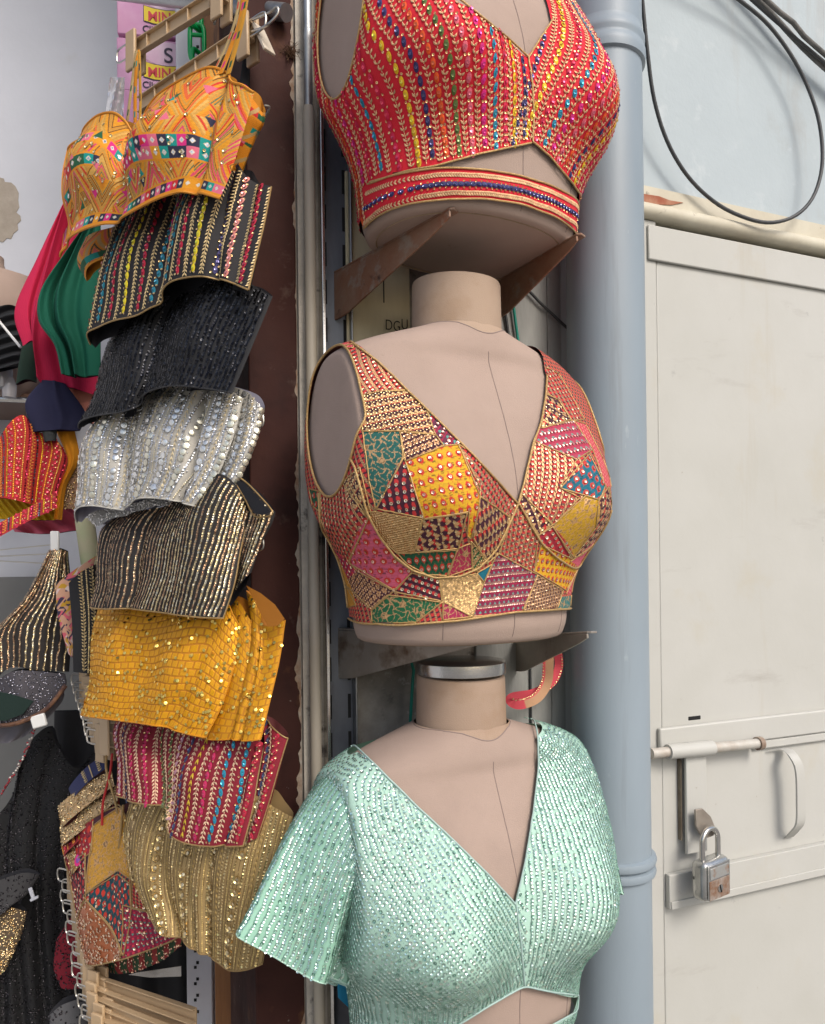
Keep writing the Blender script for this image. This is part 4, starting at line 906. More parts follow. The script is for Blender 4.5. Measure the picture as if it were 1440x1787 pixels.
mb.grid(Gr, col=Cr.reshape(-1, 3)); ss = Surf(Gr, np.linspace(-.0065, .0065, 7), np.linspace(0, .2, 120))
stripes(ss, mb, [.0052], [('seq', (.7, .62, .3))], .002, .198, sc=.55)
tag(mb.build('ribbon_tie', MF, None, attrs=True), 'red and tan ribbon tie dangling under the patchwork form', 'ribbon')

# ------------------------------------------------------------------ blouses hanging in a tier on the left
def pxl(L, n): return resample(np.array(L, float), n) if len(L) < 3 else spline(np.array(L, float), n)
def coons(T, Rr, B, L, nx, ny):
    T, B = pxl(T, nx), pxl(B, nx); L, Rr = pxl(L, ny), pxl(Rr, ny); s_ = np.linspace(0, 1, nx)[None, :, None]; t = np.linspace(0, 1, ny)[:, None, None]
    return (1-t)*T[None]+t*B[None]+(1-s_)*L[:, None]+s_*Rr[:, None]-((1-s_)*(1-t)*T[0]+s_*(1-t)*T[-1]+(1-s_)*t*B[0]+s_*t*B[-1])
class Panel:
    def __init__(s, T, Rr, B, L, off=(0, 0), nx=260, ny=200, disp=None, thick=.024, q=None, gn=None, backhem=.0, xoff=0.):
        "photo outline carried onto the hanging plane; off: how far out of the plane at the top and at the hem"
        q = G0 if q is None else q; gn = GN if gn is None else gn
        px = coons(T, Rr, B, L, nx, ny); r = ray(px[..., 0], px[..., 1]); d = np.interp(np.linspace(0, 1, ny), [0, 1], off)[:, None]
        t = ((q-CAM)@gn+d)/(r@gn); G = CAM+r*t[..., None]
        s.W = np.linalg.norm(np.diff(G, axis=1), axis=2).sum(1).mean(); s.H = np.linalg.norm(np.diff(G, axis=0), axis=2).sum(0).mean()
        S_, T_ = np.meshgrid(np.linspace(0, 1, nx), np.linspace(0, 1, ny)); s.S, s.T = S_, T_
        prof = np.clip(1-np.abs(2*S_-1)**2.6, 0, 1)**.6; f = thick/2*prof
        if disp is not None: f = f+disp(S_, T_)
        s.G = G+gn*f[..., None]; s.Bk = G-gn*(thick/2*prof+.001)[..., None]-UP*(backhem*T_)[..., None]
        if disp is not None: s.Bk = s.Bk+gn*(.3*disp(S_, T_))[..., None]
        s.u = np.linspace(0, s.W, nx); s.v = np.linspace(0, s.H, ny); s.sf = Surf(s.G, s.u, s.v); s.gn = gn
        s.U, s.V = np.meshgrid(s.u, s.v)
    def mesh(s, C, Mt=0., back=None):
        mb = MB(); mb.grid(s.G, col=C.reshape(-1, 3), mt=np.broadcast_to(np.asarray(Mt, float), s.U.shape).ravel(), flip=np.mean(np.cross(np.gradient(s.G, axis=1), np.gradient(s.G, axis=0))@s.gn) < 0)
        bg = s.Bk[::4, ::4]; cb_ = C[::4, ::4] if back is None else np.broadcast_to(back, bg.shape)
        # join the sides: replace the outermost back columns with the front's
        bg = bg.copy(); 
        bg[:, 0] = s.G[::4, 0]; bg[:, -1] = s.G[::4, s.G.shape[1]-1]
        mb.grid(bg, col=cb_.reshape(-1, 3), flip=np.mean(np.cross(np.gradient(bg, axis=1), np.gradient(bg, axis=0))@s.gn) > 0); return mb
    def hem(s, r=.0011, which='B', off=.0004):
        G = s.G+s.gn*off; l = {'B': G[-1], 'T': G[0], 'L': G[:, 0], 'R': G[:, -1], 'K': s.Bk[-1]}[which]; return resample(l, 90), r
def fold(*fs):
    "sum of soft creases: (s, width, depth, lean)"
    def f(S_, T_):
        r = 0*S_
        for s0, w_, d, ln in fs: x = (S_-s0-ln*(T_-.5))/w_; r = r+d*np.exp(-x*x)
        return r
    return f
def plus(*f): return lambda S_, T_: sum(g_(S_, T_) for g_ in f)
def waves(n, a, ph=0., ln=0.): return lambda S_, T_: a*np.sin(2*math.pi*(n*(S_-ln*T_))+ph)*(.35+.65*T_)
def step(s0, w_, d, ln=0.): return lambda S_, T_: d/(1+np.exp(-(S_-s0-ln*(T_-.5))/w_))
def weave(p, c, a=.1): 
    C = np.empty(p.U.shape+(3,)); C[:] = c; return C*(1+a*np.sin(p.U*2600)*np.sin(p.V*2600))[..., None]
def finish(mb, name, m, label, cat='blouse', group=None, parent=None):
    o = mb.build(name, m, parent, attrs=True)
    return tag(o, label, cat, group) if label else o
def hems(p, o, m, which='B', r=.0011):
    mb = MB()
    for w_ in which: l, r_ = p.hem(r, w_); mb.tube(l, r_, 6)
    mb.build('hem_piping', m, o)
GRP = 'blouses hanging in a tier from clip hangers'
MFb = fabric('black_lined_cloth', (.008, .008, .012), .75)
MFy = fabric('yellow_lined_cloth', (.45, .16, .01), .75)
MFo = fabric('orange_lined_cloth', (.55, .22, .01), .8)
MFs = fabric('silver_lined_cloth', (.33, .32, .40), .6)
MFg = fabric('gold_lined_cloth', (.36, .24, .10), .7)
M_goldhem = mat('gold_hem', (.42, .28, .12), (.30, .19, .07), 300, .5, .4)
M_dkhem = mat('dark_hem', (.02, .02, .022), rough=.6)

# orange blouse with two cups, straps and zigzag embroidery
def cups(S_, T_):
    g = .030*np.exp(-((S_-.20)/.15)**2-((T_-.42)/.32)**2)+.036*np.exp(-((S_-.62)/.19)**2-((T_-.45)/.32)**2)
    return g-.012*np.exp(-((S_-.40)/.035)**2)*(1-.4*T_)
p = Panel([(120, 262), (150, 238), (185, 212), (215, 206), (236, 222), (247, 246), (262, 220), (288, 182), (330, 152), (375, 126), (398, 128), (412, 148), (428, 152), (443, 162)], [(443, 162), (436, 195), (420, 250), (402, 305), (384, 346)],
          [(106, 448), (124, 424), (160, 405), (215, 390), (255, 371), (298, 350), (340, 338), (384, 346)], [(120, 262), (115, 300), (116, 345), (124, 395), (106, 448)], (.01, .035), 420, 330, plus(cups, fold((.86, .03, -.010, 0), (.07, .03, -.006, 0))), .022, backhem=-.03)
OR = np.array((.76, .265, .006)); C = weave(p, OR, .15); M_ = np.zeros(p.U.shape)
U, V = p.U, p.V; Vc = V+.012*np.sin(U*16); tri = np.abs(np.mod(U-.01, .078)/.039-1)
def pt(m, c, k=0.): C[m] = c; M_[m] = k
stitch = .72+.5*np.abs(np.sin((U+V)*2200))*np.abs(np.sin((U-V)*1500))
bu = U+.004*np.sin(V*70); bw_, bh_ = .044, .050; ci = np.floor(bu/bw_); bv = Vc+.018*np.mod(ci, 2); ri = np.floor(bv/bh_); fu = np.abs(np.mod(bu, bw_)/bw_-.5)*2; fv = np.mod(bv, bh_)
dr_ = np.where(np.mod(ci+ri, 2) < 1, 1., -1.); lnv = (fv*dr_+fu*.034+.0010*np.sin(U*260))/.0042; li = np.floor(lnv); lf = lnv-li; hh = hsh(ci*3.1+ri*7.7, li)
LP = np.array([(.76, .26, .006), (.62, .34, .06), (.70, .42, .10), (.66, .03, .015), (.74, .11, .03), (.03, .045, .015), (.76, .32, .01), (.70, .06, .14), (.58, .30, .05), (.02, .17, .10)]); LM = np.array([0, .15, .2, 0, 0, 0, 0, 0, .15, 0])
kk = (hh*10).astype(int) % 10; C[:] = LP[kk]*stitch[..., None]; M_[:] = LM[kk]; thin = (kk == 5) | (kk == 9); pt(thin & ((lf < .3) | (lf > .75)), (.72, .26, .01)); pt(lf < .12, (.74, .25, .006))
cell = .0128; PALC = np.array([(.66, .02, .20), (.60, .02, .02), (.0, .28, .24), (.72, .30, .01), (.02, .02, .05), (.70, .14, .22), (.01, .10, .04)])
for v0, u0, u1, rows, sl_2 in ((.40*p.H, .41*p.W, .87*p.W, 2, -.05), (.26*p.H, .04*p.W, .37*p.W, 1, -.10), (.50*p.H, .02*p.W, .30*p.W, 1, .03)):
    vv = Vc+sl_2*(U-.05); m_ = (vv > v0) & (vv < v0+rows*cell) & (U > u0) & (U < u1); ci = np.floor(U/cell); ri = np.floor((vv-v0)/cell); k = (hsh(ci, ri+v0*100)*7).astype(int) % 7
    C[m_] = PALC[k[m_]]; M_[m_] = 0; dd = np.abs(np.mod(U, cell)-cell/2)+np.abs(np.mod(vv-v0, cell)-cell/2)
    pt(m_ & (dd < .0034), (.75, .6, .45)); pt(m_ & (dd < .0022), (.85, .85, .85), .95); e_ = ((vv > v0-.0022) & (vv < v0)) | ((vv > v0+rows*cell) & (vv < v0+rows*cell+.0022)); pt(e_ & (U > u0) & (U < u1), (.72, .26, .01))
# little appliqué triangles
for _ in range(30):
    a, b_ = rng.uniform(.01, p.W-.01), rng.uniform(.02, p.H-.03); h_ = rng.uniform(.007, .011); c = PALC[rng.integers(7)]; sg = rng.choice([-1, 1]); q_ = sg*(V-b_)
    m_ = (q_ > 0) & (q_ < h_) & (np.abs(U-a) < (h_-q_)*.62); pt(m_, c)
m_ = (p.T > .885) & (p.T < .965); ci = np.floor(U/.011); k = (hsh(ci, ci*.3+5)*7).astype(int) % 7; C[m_] = PALC[k[m_]]; M_[m_] = 0
dd = np.abs(np.mod(U, .011)-.0055)+np.abs((p.T-.925)*p.H); pt(m_ & (dd < .0028), (.8, .75, .6), .6); pt((p.T > .965) | (np.abs(p.T-.88) < .008), (.68, .26, .01))
mb = p.mesh(C, M_)
n = 110; u = rng.uniform(.01, p.W-.01, n); v = rng.uniform(.01, p.H*.86, n); p.sf.stamp(mb, u, v, ngon(.0021, 8), jit((.80, .66, .35), n), .95, tilt=.2, lift=.0012, ring=.3)
oo = finish(mb, 'orange_blouse', MFo, 'orange sleeveless blouse with zigzag embroidery and square mirrors, topmost in the tier', group=GRP); hems(p, oo, MFo and mat('orange_piping', (.62, .24, .012), rough=.6), 'BTL', .0016)
# lower back layer of the same blouse
p2 = Panel([(150, 415), (215, 395), (262, 374), (300, 352), (378, 335)], [(378, 335), (381, 360), (378, 374)], [(152, 492), (166, 470), (205, 448), (250, 440), (272, 425), (276, 392), (300, 372), (340, 366), (378, 374)], [(150, 415), (135, 455), (152, 492)], (-.012, -.012), 200, 90, waves(2.5, .006), .016)
C = weave(p2, OR*.95, .15); ph = np.mod(p2.V+.028*np.abs(np.mod(p2.U, .05)/.025-1), .03)/.03; C[(ph > .1) & (ph < .35)] = (.5, .32, .12); C[(ph > .5) & (ph < .62)] = (.03, .04, .02); C[(ph > .7) & (ph < .9)] = (.65, .12, .09)
m_ = (p2.T > .72) & (p2.T < .9); k = (hsh(np.floor(p2.U/.013), 2.)*7).astype(int) % 7; C[m_] = PALC[k[m_]]; C[p2.T > .93] = (.68, .26, .01)
finish(p2.mesh(C), 'back_panel', MFo, None, parent=oo)
# gathered side with loops of cloth
p3 = Panel([(428, 150), (442, 158), (452, 180), (458, 196)], [(458, 196), (455, 215), (440, 240), (418, 290), (405, 320)], [(384, 345), (395, 335), (405, 320)], [(428, 150), (425, 210), (402, 290), (384, 345)], (-.01, -.005), 90, 140, waves(2., .007, ln=.2), .018)
C = weave(p3, OR, .15); k = (hsh(np.floor(p3.V/.011), np.floor(p3.U/.012))*7).astype(int) % 7; m_ = np.mod(p3.V+p3.U*.6, .022) < .008; C[m_] = PALC[k[m_]]; C[np.mod(p3.U+p3.V*.3, .012) < .002] = (.55, .36, .14)
finish(p3.mesh(C), 'side_panel', MFo, None, parent=oo)
for base_, tp, w_, c in (([(236, 215), (236, 160), (238, 120), (241, 88)], 0, .004, OR), ([(222, 212), (228, 165), (234, 120), (238, 88)], 0, .0035, (.5, .36, .16)), ([(243, 240), (245, 180), (244, 120), (243, 90)], 0, .003, (.6, .3, .03)),
                     ([(384, 130), (402, 85), (420, 35), (428, -20)], 0, .0055, OR), ([(398, 130), (412, 80), (424, 30), (432, -20)], 0, .005, (.66, .30, .02)), ([(372, 128), (395, 80), (412, 30), (420, -20)], 0, .003, (.5, .36, .16))):
    l = spline([onplane(x, y, G0+GN*(.012+.004*rng.random()), GN) for x, y in base_], 60); G = np.stack([l+GD*w_*k+GN*.0008*(1-abs(k)) for k in np.linspace(-1, 1, 9)], 1)
    Cc = np.empty(G.shape); Cc[:] = c; kk = (np.arange(60)//5) % 4; Cc[kk == 1, 3:6] = PALC[rng.integers(7)]; Cc[:, 0] = Cc[:, -1] = (.45, .3, .1); mb = MB(); mb.grid(G, col=Cc.reshape(-1, 3)); finish(mb, 'shoulder_strap', MFo, None, parent=oo)

# black blouse with multicoloured rows
VG = (.62, .47, .24)
def tierblouse(name, label, T_, R_, B_, L_, off, base, fd, m, thick=.026, nx=280, ny=190, mt=0., backhem=0., hemm=None, hw='B', a=.12):
    ph_ = rng.uniform(0, 6, 4)
    def soft(S_, T_):
        cup = .012*np.exp(-((S_-.22)/.15)**2-((T_-.45)/.4)**2)+.013*np.exp(-((S_-.66)/.17)**2-((T_-.45)/.4)**2)
        rum = .0012*np.sin(9*S_+5*T_+ph_[0])*np.sin(7*T_-3*S_+ph_[1])+.0005*np.sin(21*S_-8*T_+ph_[2])*np.sin(11*T_+ph_[3])
        return cup+rum*np.clip(S_*(1-S_)*8, 0, 1)
    p = Panel(T_, R_, B_, L_, off, nx, ny, plus(fd, soft), thick, backhem=backhem); C = weave(p, base, a); mb = p.mesh(C, mt); return p, C, mb
p, C, mb = tierblouse('x', '', [(205, 395), (260, 372), (330, 330), (400, 292), (425, 290), (445, 318), (474, 326)], [(474, 326), (462, 390), (450, 440), (434, 506)], [(160, 602), (176, 582), (215, 566), (255, 555), (285, 535), (300, 518), (325, 498), (365, 488), (400, 492), (434, 506)], [(205, 395), (190, 450), (178, 510), (168, 560), (160, 602)], (-.012, .022), (.012, .010, .012),
                      plus(fold((.44, .05, -.010, .1), (.80, .025, -.010, .05), (.92, .02, -.008, 0), (.06, .04, .006, 0)), waves(2, .003)), MFb, .03, 330, 240, backhem=.008)
seq = ['pink', 'teal', 'crim', 'yellow', 'crim', 'teal', 'mag', 'teal', 'crim', 'yellow', 'navy', 'pink', 'crim']
pal2 = dict(pal, crim=(.42, .012, .04), teal=(.01, .18, .25), pink=(.62, .22, .19), navy=(.06, .05, .16), yellow=(.72, .56, .02))
gp = p.W/len(seq)
stripes(p.sf, mb, [gp*(i+.5) for i in range(len(seq))], [('bead', pal2[c]) for c in seq], .002, p.H-.003, sc=1.1)
stripes(p.sf, mb, [gp*(i+1) for i in range(len(seq))], [('vine', VG)]*len(seq), .002, p.H-.003, dirn=-1)
o = finish(mb, 'striped_blouse', MFb, 'black folded blouse with rows of gold vines and bright beads, second in the tier', group=GRP); hems(p, o, M_goldhem, 'BR')

# plain black sequin blouse
p, C, mb = tierblouse('x', '', [(225, 560), (270, 540), (330, 515), (400, 498), (440, 496), (476, 518)], [(476, 518), (455, 570), (430, 630), (406, 686)], [(139, 748), (150, 738), (185, 728), (238, 722), (258, 700), (285, 685), (330, 679), (370, 681), (406, 686)], [(225, 560), (198, 588), (180, 640), (165, 700), (139, 748)], (-.016, .018), (.012, .012, .014),
                      plus(fold((.42, .045, -.012, .05), (.30, .08, .006, 0), (.72, .12, .006, 0)), waves(3, .0015)), MFb, .03)
def seqrows(p, mb, gap, cols, r, along, tilt=.16, v0=.002, wob=.0006, ring=.25, mtv=.95, skip=.04):
    for u0 in np.arange(gap*.6, p.W-gap*.3, gap):
        v = np.arange(v0, p.H-.002, along)+rng.uniform(0, along); v = v[rng.random(len(v)) > skip]; n = len(v); c = np.array(cols)[rng.integers(0, len(cols), n)]
        p.sf.stamp(mb, u0+wob*np.sin(v*180+u0*500), v, ngon(r, 8), jit(c, n, .15), mtv, tilt=tilt, lift=.0011, ring=ring, dome=.0004)
seqrows(p, mb, .0062, [(.035, .035, .04), (.05, .05, .055), (.02, .02, .025)], .0021, .0036, .15)
o = finish(mb, 'black_sequin_blouse', MFb, 'all black sequin blouse folded over its hanger, third in the tier', group=GRP); hems(p, o, M_dkhem, 'B')

# silver blouse
p, C, mb = tierblouse('x', '', [(190, 735), (240, 712), (270, 690), (310, 678), (380, 676), (405, 679), (424, 695)], [(424, 695), (408, 760), (380, 830), (345, 884)], [(136, 912), (148, 892), (180, 884), (220, 890), (245, 884), (262, 872), (300, 872), (345, 884)], [(190, 735), (160, 750), (142, 800), (141, 860), (136, 912)], (-.018, .016), (.52, .49, .43),
                      plus(fold((.38, .05, -.010, .1), (.83, .02, -.014, .1), (.2, .08, .006, 0)), waves(2, .002)), MFs, .03, 300, 220, mt=.12, backhem=.004)
rows = [('twist', (.62, .52, .33)), ('seq', (.80, .80, .80)), ('big', (.86, .82, .66)), ('seq', (.72, .74, .76)), ('chain', (.68, .60, .42)), ('seq', (.82, .82, .82)), ('big', (.85, .85, .82)), ('seq', (.78, .78, .80))]
for i, u0 in enumerate(np.arange(.005, p.W-.003, .0068)):
    kd, c = rows[i % 8]
    if kd == 'big':
        v = np.arange(.004, p.H-.004, .0088)+rng.uniform(0, .002); v = v[rng.random(len(v)) > .15]; n = len(v)
        p.sf.stamp(mb, u0+rng.normal(0, .0006, n), v, ngon(1., 14), jit(c, n, .08), .85, tilt=.15, lift=.0016, dome=.0012, size=rng.uniform(.0034, .0046, n))
    else: stripes(p.sf, mb, [u0], [(kd, c)], .002, p.H-.003, sc=.85)
n = 1500; p.sf.stamp(mb, rng.uniform(0, p.W, n), rng.uniform(0, p.H, n), ngon(.0010, 6), jit((.75, .75, .76), n), .9, tilt=.3, lift=.001)
o = finish(mb, 'silver_blouse', MFs, 'pale silver grey blouse covered in pearly discs, fourth in the tier', group=GRP); hems(p, o, mat('silver_hem', (.52, .50, .44), rough=.5), 'BR', .0009)
p2 = Panel([(150, 880), (230, 880), (300, 862), (375, 870)], [(375, 870), (385, 890), (388, 903)], [(160, 912), (180, 918), (205, 905), (240, 897), (275, 884), (320, 886), (388, 903)], [(150, 880), (152, 900), (160, 912)], (-.006, -.006), 140, 40, waves(2, .004), .012)
C = weave(p2, (.38, .37, .36)); m2 = p2.mesh(C, .1); p2.sf.stamp(m2, rng.uniform(0, p2.W, 500), rng.uniform(0, p2.H, 500), ngon(.0012, 7), jit((.75, .74, .7), 500), .9, tilt=.3); finish(m2, 'back_panel', MFs, None, parent=o)

p2 = Panel([(400, 672), (430, 682), (446, 692), (460, 714)], [(460, 714), (446, 770), (420, 830), (388, 893)], [(340, 886), (365, 891), (388, 893)], [(400, 672), (395, 780), (340, 886)], (-.030, .004), 120, 180, fold((.5, .2, -.003, 0)), .016)
m2 = p2.mesh(weave(p2, (.50, .48, .43)), .12)
for i, u0 in enumerate(np.arange(.004, p2.W, .0066)):
    kd, c = rows[(i+3) % 8]
    if kd != 'big': stripes(p2.sf, m2, [u0], [(kd, c)], .002, p2.H-.003, sc=.85)
    else: v = np.arange(.004, p2.H-.004, .0095); p2.sf.stamp(m2, u0+0*v, v, ngon(.0038, 14), jit(c, len(v), .08), .85, tilt=.15, lift=.0016, dome=.0012)
n = 400; p2.sf.stamp(m2, rng.uniform(0, p2.W, n), rng.uniform(0, p2.H, n), ngon(.0010, 6), jit((.75, .75, .76), n), .9, tilt=.3, lift=.001)
finish(m2, 'side_panel', MFs, None, parent=o)

# black and gold striped blouse
p, C, mb = tierblouse('x', '', [(196, 905), (250, 895), (310, 880), (360, 855), (405, 830), (428, 850), (436, 895)], [(436, 895), (420, 960), (408, 1020), (388, 1079)], [(156, 1060), (190, 1062), (250, 1062), (320, 1070), (360, 1076), (388, 1079)], [(196, 905), (176, 930), (170, 980), (168, 1020), (156, 1060)], (-.016, .020), (.014, .012, .012),
                      plus(fold((.33, .04, -.009, .0), (.12, .05, -.006, .05), (.75, .1, .006, 0)), waves(3, .002, ln=.1)), MFb, .03, 300, 230)
BZ_ = [(.46, .28, .16), (.52, .36, .22), (.40, .25, .15), (.60, .46, .28)]
def bandrows(p, mb, gap, side=1.):
    for i, u0 in enumerate(np.arange(gap*.5, p.W-.001, gap)):
        gold = u0 > p.W*.45; cols = [(.74, .58, .32), (.66, .5, .27), (.8, .7, .5)] if gold and i % 3 else BZ_
        for o_ in (0,): 
            v = np.arange(.002, p.H-.002, .0026)+rng.uniform(0, .002); n = len(v); c = np.array(cols)[rng.integers(0, len(cols), n)]
            p.sf.stamp(mb, u0+.0009*np.sin(v*70+u0*40)+.0003*np.sin(v*300), v, ngon(.0015, 8, .0016), jit(c, n, .12), .9, tilt=.16, lift=.0012, ring=.25, dome=.0004)
bandrows(p, mb, .0072)
o = finish(mb, 'gold_striped_blouse', MFb, 'black blouse with fine bronze and gold sequin stripes, fifth in the tier', group=GRP); hems(p, o, M_goldhem, 'BR', .0010)
p2 = Panel([(402, 830), (420, 838), (450, 865), (475, 893)], [(475, 893), (468, 915), (450, 950), (432, 1000)], [(385, 1076), (400, 1050), (420, 1020), (432, 1000)], [(402, 830), (425, 870), (432, 905), (385, 1076)], (-.02, .0), 90, 150, step(.2, .08, -.006), .014)
m2 = p2.mesh(weave(p2, (.014, .012, .012))); bandrows(p2, m2, .0070); o2 = finish(m2, 'side_panel', MFb, None, parent=o); mbp = MB(); mbp.tube(spline([onplane(x, y, G0-GN*.008, GN) for x, y in ((404, 828), (425, 838), (452, 864), (476, 894), (462, 902), (443, 899), (428, 872), (408, 838))], 60), .001, 6); mbp.build('opening_piping', M_goldhem, o)
vd = [onplane(x, y, G0-GN*.004, GN) for x, y in ((408, 836), (425, 842), (450, 868), (472, 893), (460, 899), (444, 896), (430, 872))]
MB().add(vd, [np.arange(7)], (.008, .008, .014)).build('lining', MFb, o, attrs=True)

# yellow blouse
p, C, mb = tierblouse('x', '', [(172, 1064), (220, 1060), (300, 1062), (350, 1045), (395, 1040), (412, 1062), (423, 1096)], [(423, 1096), (410, 1160), (388, 1230), (360, 1286)], [(143, 1246), (190, 1248), (240, 1255), (290, 1262), (330, 1276), (360, 1286)], [(172, 1064), (162, 1110), (158, 1190), (143, 1246)], (-.016, .024), (.70, .32, .006),
                      plus(fold((.78, .05, -.005, -.1), (.3, .14, .005, 0)), waves(2, .002)), MFy, .03, 420, 300)
YB = np.array((.72, .335, .006)); cw, ch_ = .0100, .0092; wob = .0012*np.sin(p.U*90+np.sin(p.V*60)*2); V2 = p.V+wob; rI = np.floor(V2/ch_); U2 = p.U+np.mod(rI, 2)*cw*.5+.0008*np.sin(rI*7.3); cI = np.floor(U2/cw)
fx, fy = np.mod(U2, cw)/cw, np.mod(V2, ch_)/ch_; sq = (fx > .10) & (fx < .90) & (fy > .10) & (fy < .90); h_ = hsh(cI, rI)
C = weave(p, YB, .08); C[~sq] = (.47, .18, .004); C[sq] = (YB*np.array((1.05, 1.05, 1.)))*(.86+.22*h_[sq][:, None]); Mt = np.where(sq, .25+.3*(h_ > .8), 0.)
p.G += p.gn*np.where(sq, .0005, 0.)[..., None]; p.sf = Surf(p.G, p.u, p.v); mb = p.mesh(C, Mt)
def yseq(p, mb, n):
    u, v = rng.uniform(0, p.W, n), rng.uniform(0, p.H, n); p.sf.stamp(mb, u, v, ngon(.0022, 6), jit((.86, .62, .16), n), .95, tilt=.28, lift=.0018, dome=.0003)
yseq(p, mb, 330)
o = finish(mb, 'yellow_blouse', MFy, 'mustard yellow blouse woven of shiny squares, sixth in the tier', group=GRP); mh = mat('yellow_hem', (.60, .24, .006), rough=.6); hems(p, o, mh, 'BTR', .0011)
def ypanel(T_, R_, B_, L_, off, n, fd=None):
    p = Panel(T_, R_, B_, L_, off, 120, 260, fd, .014); V2 = p.V; rI = np.floor(V2/ch_); U2 = p.U+np.mod(rI, 2)*cw*.5; cI = np.floor(U2/cw); fx, fy = np.mod(U2, cw)/cw, np.mod(V2, ch_)/ch_
    sq = (fx > .10) & (fx < .90) & (fy > .10) & (fy < .90); C = weave(p, YB, .08); C[~sq] = (.47, .18, .004); C[sq] *= (.86+.2*hsh(cI, rI)[sq])[:, None]; m2 = p.mesh(C, np.where(sq, .25, 0.)); yseq(p, m2, n); q_ = finish(m2, 'side_panel', MFy, None, parent=o); l, r = p.hem(.0009, 'R'); hm_ = MB(); hm_.tube(l, r, 6); l, r = p.hem(.0009, 'B'); hm_.tube(l, r, 6); hm_.build('hem_piping', mh, q_)
ypanel([(398, 1036), (425, 1050), (447, 1090)], [(447, 1090), (440, 1150), (428, 1220), (410, 1289)], [(352, 1286), (380, 1289), (410, 1289)], [(398, 1036), (396, 1150), (352, 1286)], (-.024, .008), 50)
ypanel([(430, 1030), (452, 1048), (466, 1090), (498, 1082)], [(498, 1082), (488, 1150), (472, 1220), (455, 1290)], [(405, 1288), (425, 1291), (455, 1290)], [(430, 1030), (440, 1110), (424, 1200), (405, 1288)], (-.03, .012), 90, fold((.35, .1, -.006, 0)))
mbp = MB(); vd = [onplane(x, y, G0-GN*.012, GN) for x, y in ((430, 1022), (455, 1035), (480, 1055), (497, 1080), (485, 1092), (468, 1094), (452, 1065))]
mbp.add(vd, [np.arange(7)], (.34, .12, .008)).build('lining', MFy, o, attrs=True)  # lining colour darkened to paint the shade inside the opening

# maroon striped blouse
p, C, mb = tierblouse('x', '', [(206, 1250), (260, 1252), (330, 1262), (400, 1275), (450, 1270), (462, 1300)], [(462, 1300), (452, 1350), (442, 1410), (425, 1476)], [(203, 1388), (240, 1394), (290, 1403), (308, 1420), (312, 1444), (335, 1460), (375, 1472), (425, 1476)], [(206, 1250), (198, 1280), (206, 1330), (203, 1388)], (-.014, .022), (.22, .008, .022),
                      plus(fold((.33, .04, -.008, .05), (.9, .02, -.008, -.05), (.08, .05, -.005, 0)), waves(2, .002)), MF, .028, 320, 220)
seq = ['pink', 'navy', 'mag', 'mag', 'green', 'green', 'pink', 'navy', 'yellow', 'mag', 'teal', 'teal', 'crim']
pal3 = dict(pal, mag=(.5, .02, .10), navy=(.05, .06, .14), green=(.12, .14, .05), pink=(.55, .30, .36), yellow=(.55, .38, .03), crim=(.45, .012, .04))
def mar(p, mb, seq):
    gp = p.W/len(seq); stripes(p.sf, mb, [gp*(i+.5) for i in range(len(seq))], [('twist' if c in ('yellow',) else 'bead', pal3[c]) for c in seq], .002, p.H-.003)
    stripes(p.sf, mb, [gp*i for i in range(1, len(seq))], [('vine', (.74, .50, .33))]*(len(seq)-1), .002, p.H-.003, dirn=-1, sc=1.1)
mar(p, mb, seq); o = finish(mb, 'maroon_blouse', MF, 'maroon blouse with vertical rows of pale vines and beads, seventh in the tier', group=GRP); hems(p, o, M_goldhem, 'BR', .0010)
p2 = Panel([(452, 1245), (480, 1265), (503, 1288)], [(503, 1288), (490, 1330), (470, 1400), (450, 1462)], [(420, 1477), (436, 1470), (450, 1462)], [(452, 1245), (462, 1300), (445, 1400), (420, 1477)], (-.02, .01), 100, 180, fold((.3, .15, -.005, 0)), .014)
m2 = p2.mesh(weave(p2, (.22, .008, .022))); mar(p2, m2, ['navy', 'crim']); q_ = finish(m2, 'side_panel', MF, None, parent=o); l, r = p2.hem(.0009, 'R'); MB().tube(l, r, 6).tube(*p2.hem(.0009, 'T'), 6).build('hem_piping', M_goldhem, q_)

# gold blouse at the end of the tier
p, C, mb = tierblouse('x', '', [(228, 1402), (280, 1398), (350, 1400), (420, 1385), (465, 1380), (490, 1405), (512, 1425)], [(512, 1425), (495, 1500), (475, 1590), (458, 1682)], [(258, 1588), (275, 1604), (300, 1620), (340, 1640), (380, 1660), (415, 1680), (440, 1685), (458, 1682)], [(228, 1402), (218, 1450), (228, 1520), (258, 1588)], (-.016, .016), (.40, .27, .11),
                      plus(fold((.30, .05, -.008, .1), (.62, .04, -.007, 0), (.8, .1, .005, 0), (.48, .03, -.005, .1)), waves(3, .0025, ln=.15)), MFg, .03, 320, 260, mt=.3)
k = np.mod(p.U+.0008*np.sin(p.V*120), .0052) < .0008; C[k] = (.13, .075, .02); mb = p.mesh(C, .3); GG = (.80, .60, .28)
rows = [('seq', GG), ('chain', (.6, .42, .16)), ('seq', (.7, .5, .2)), ('ring', GG), ('seq', GG), ('chain', (.62, .44, .18)), ('twist', (.45, .3, .1)), ('seq', GG)]
for i, u0 in enumerate(np.arange(.004, p.W-.002, .0063)):
    kd, c = rows[i % 8]
    if kd == 'ring':
        v = np.arange(.006, p.H-.004, .0125)+rng.uniform(0, .005); v = v[rng.random(len(v)) > .12]; n = len(v); p.sf.stamp(mb, u0+0*v, v, ngon(.0050, 18), jit(GG, n, .08), .9, tilt=.1, lift=.002, ring=.68, dome=.0014); p.sf.stamp(mb, u0+0*v, v, ngon(.0022, 10), jit((.8, .65, .4), n), .9, tilt=.2, lift=.0016, dome=.0006)
    else: stripes(p.sf, mb, [u0], [(kd, c)], .002, p.H-.003, sc=.8)
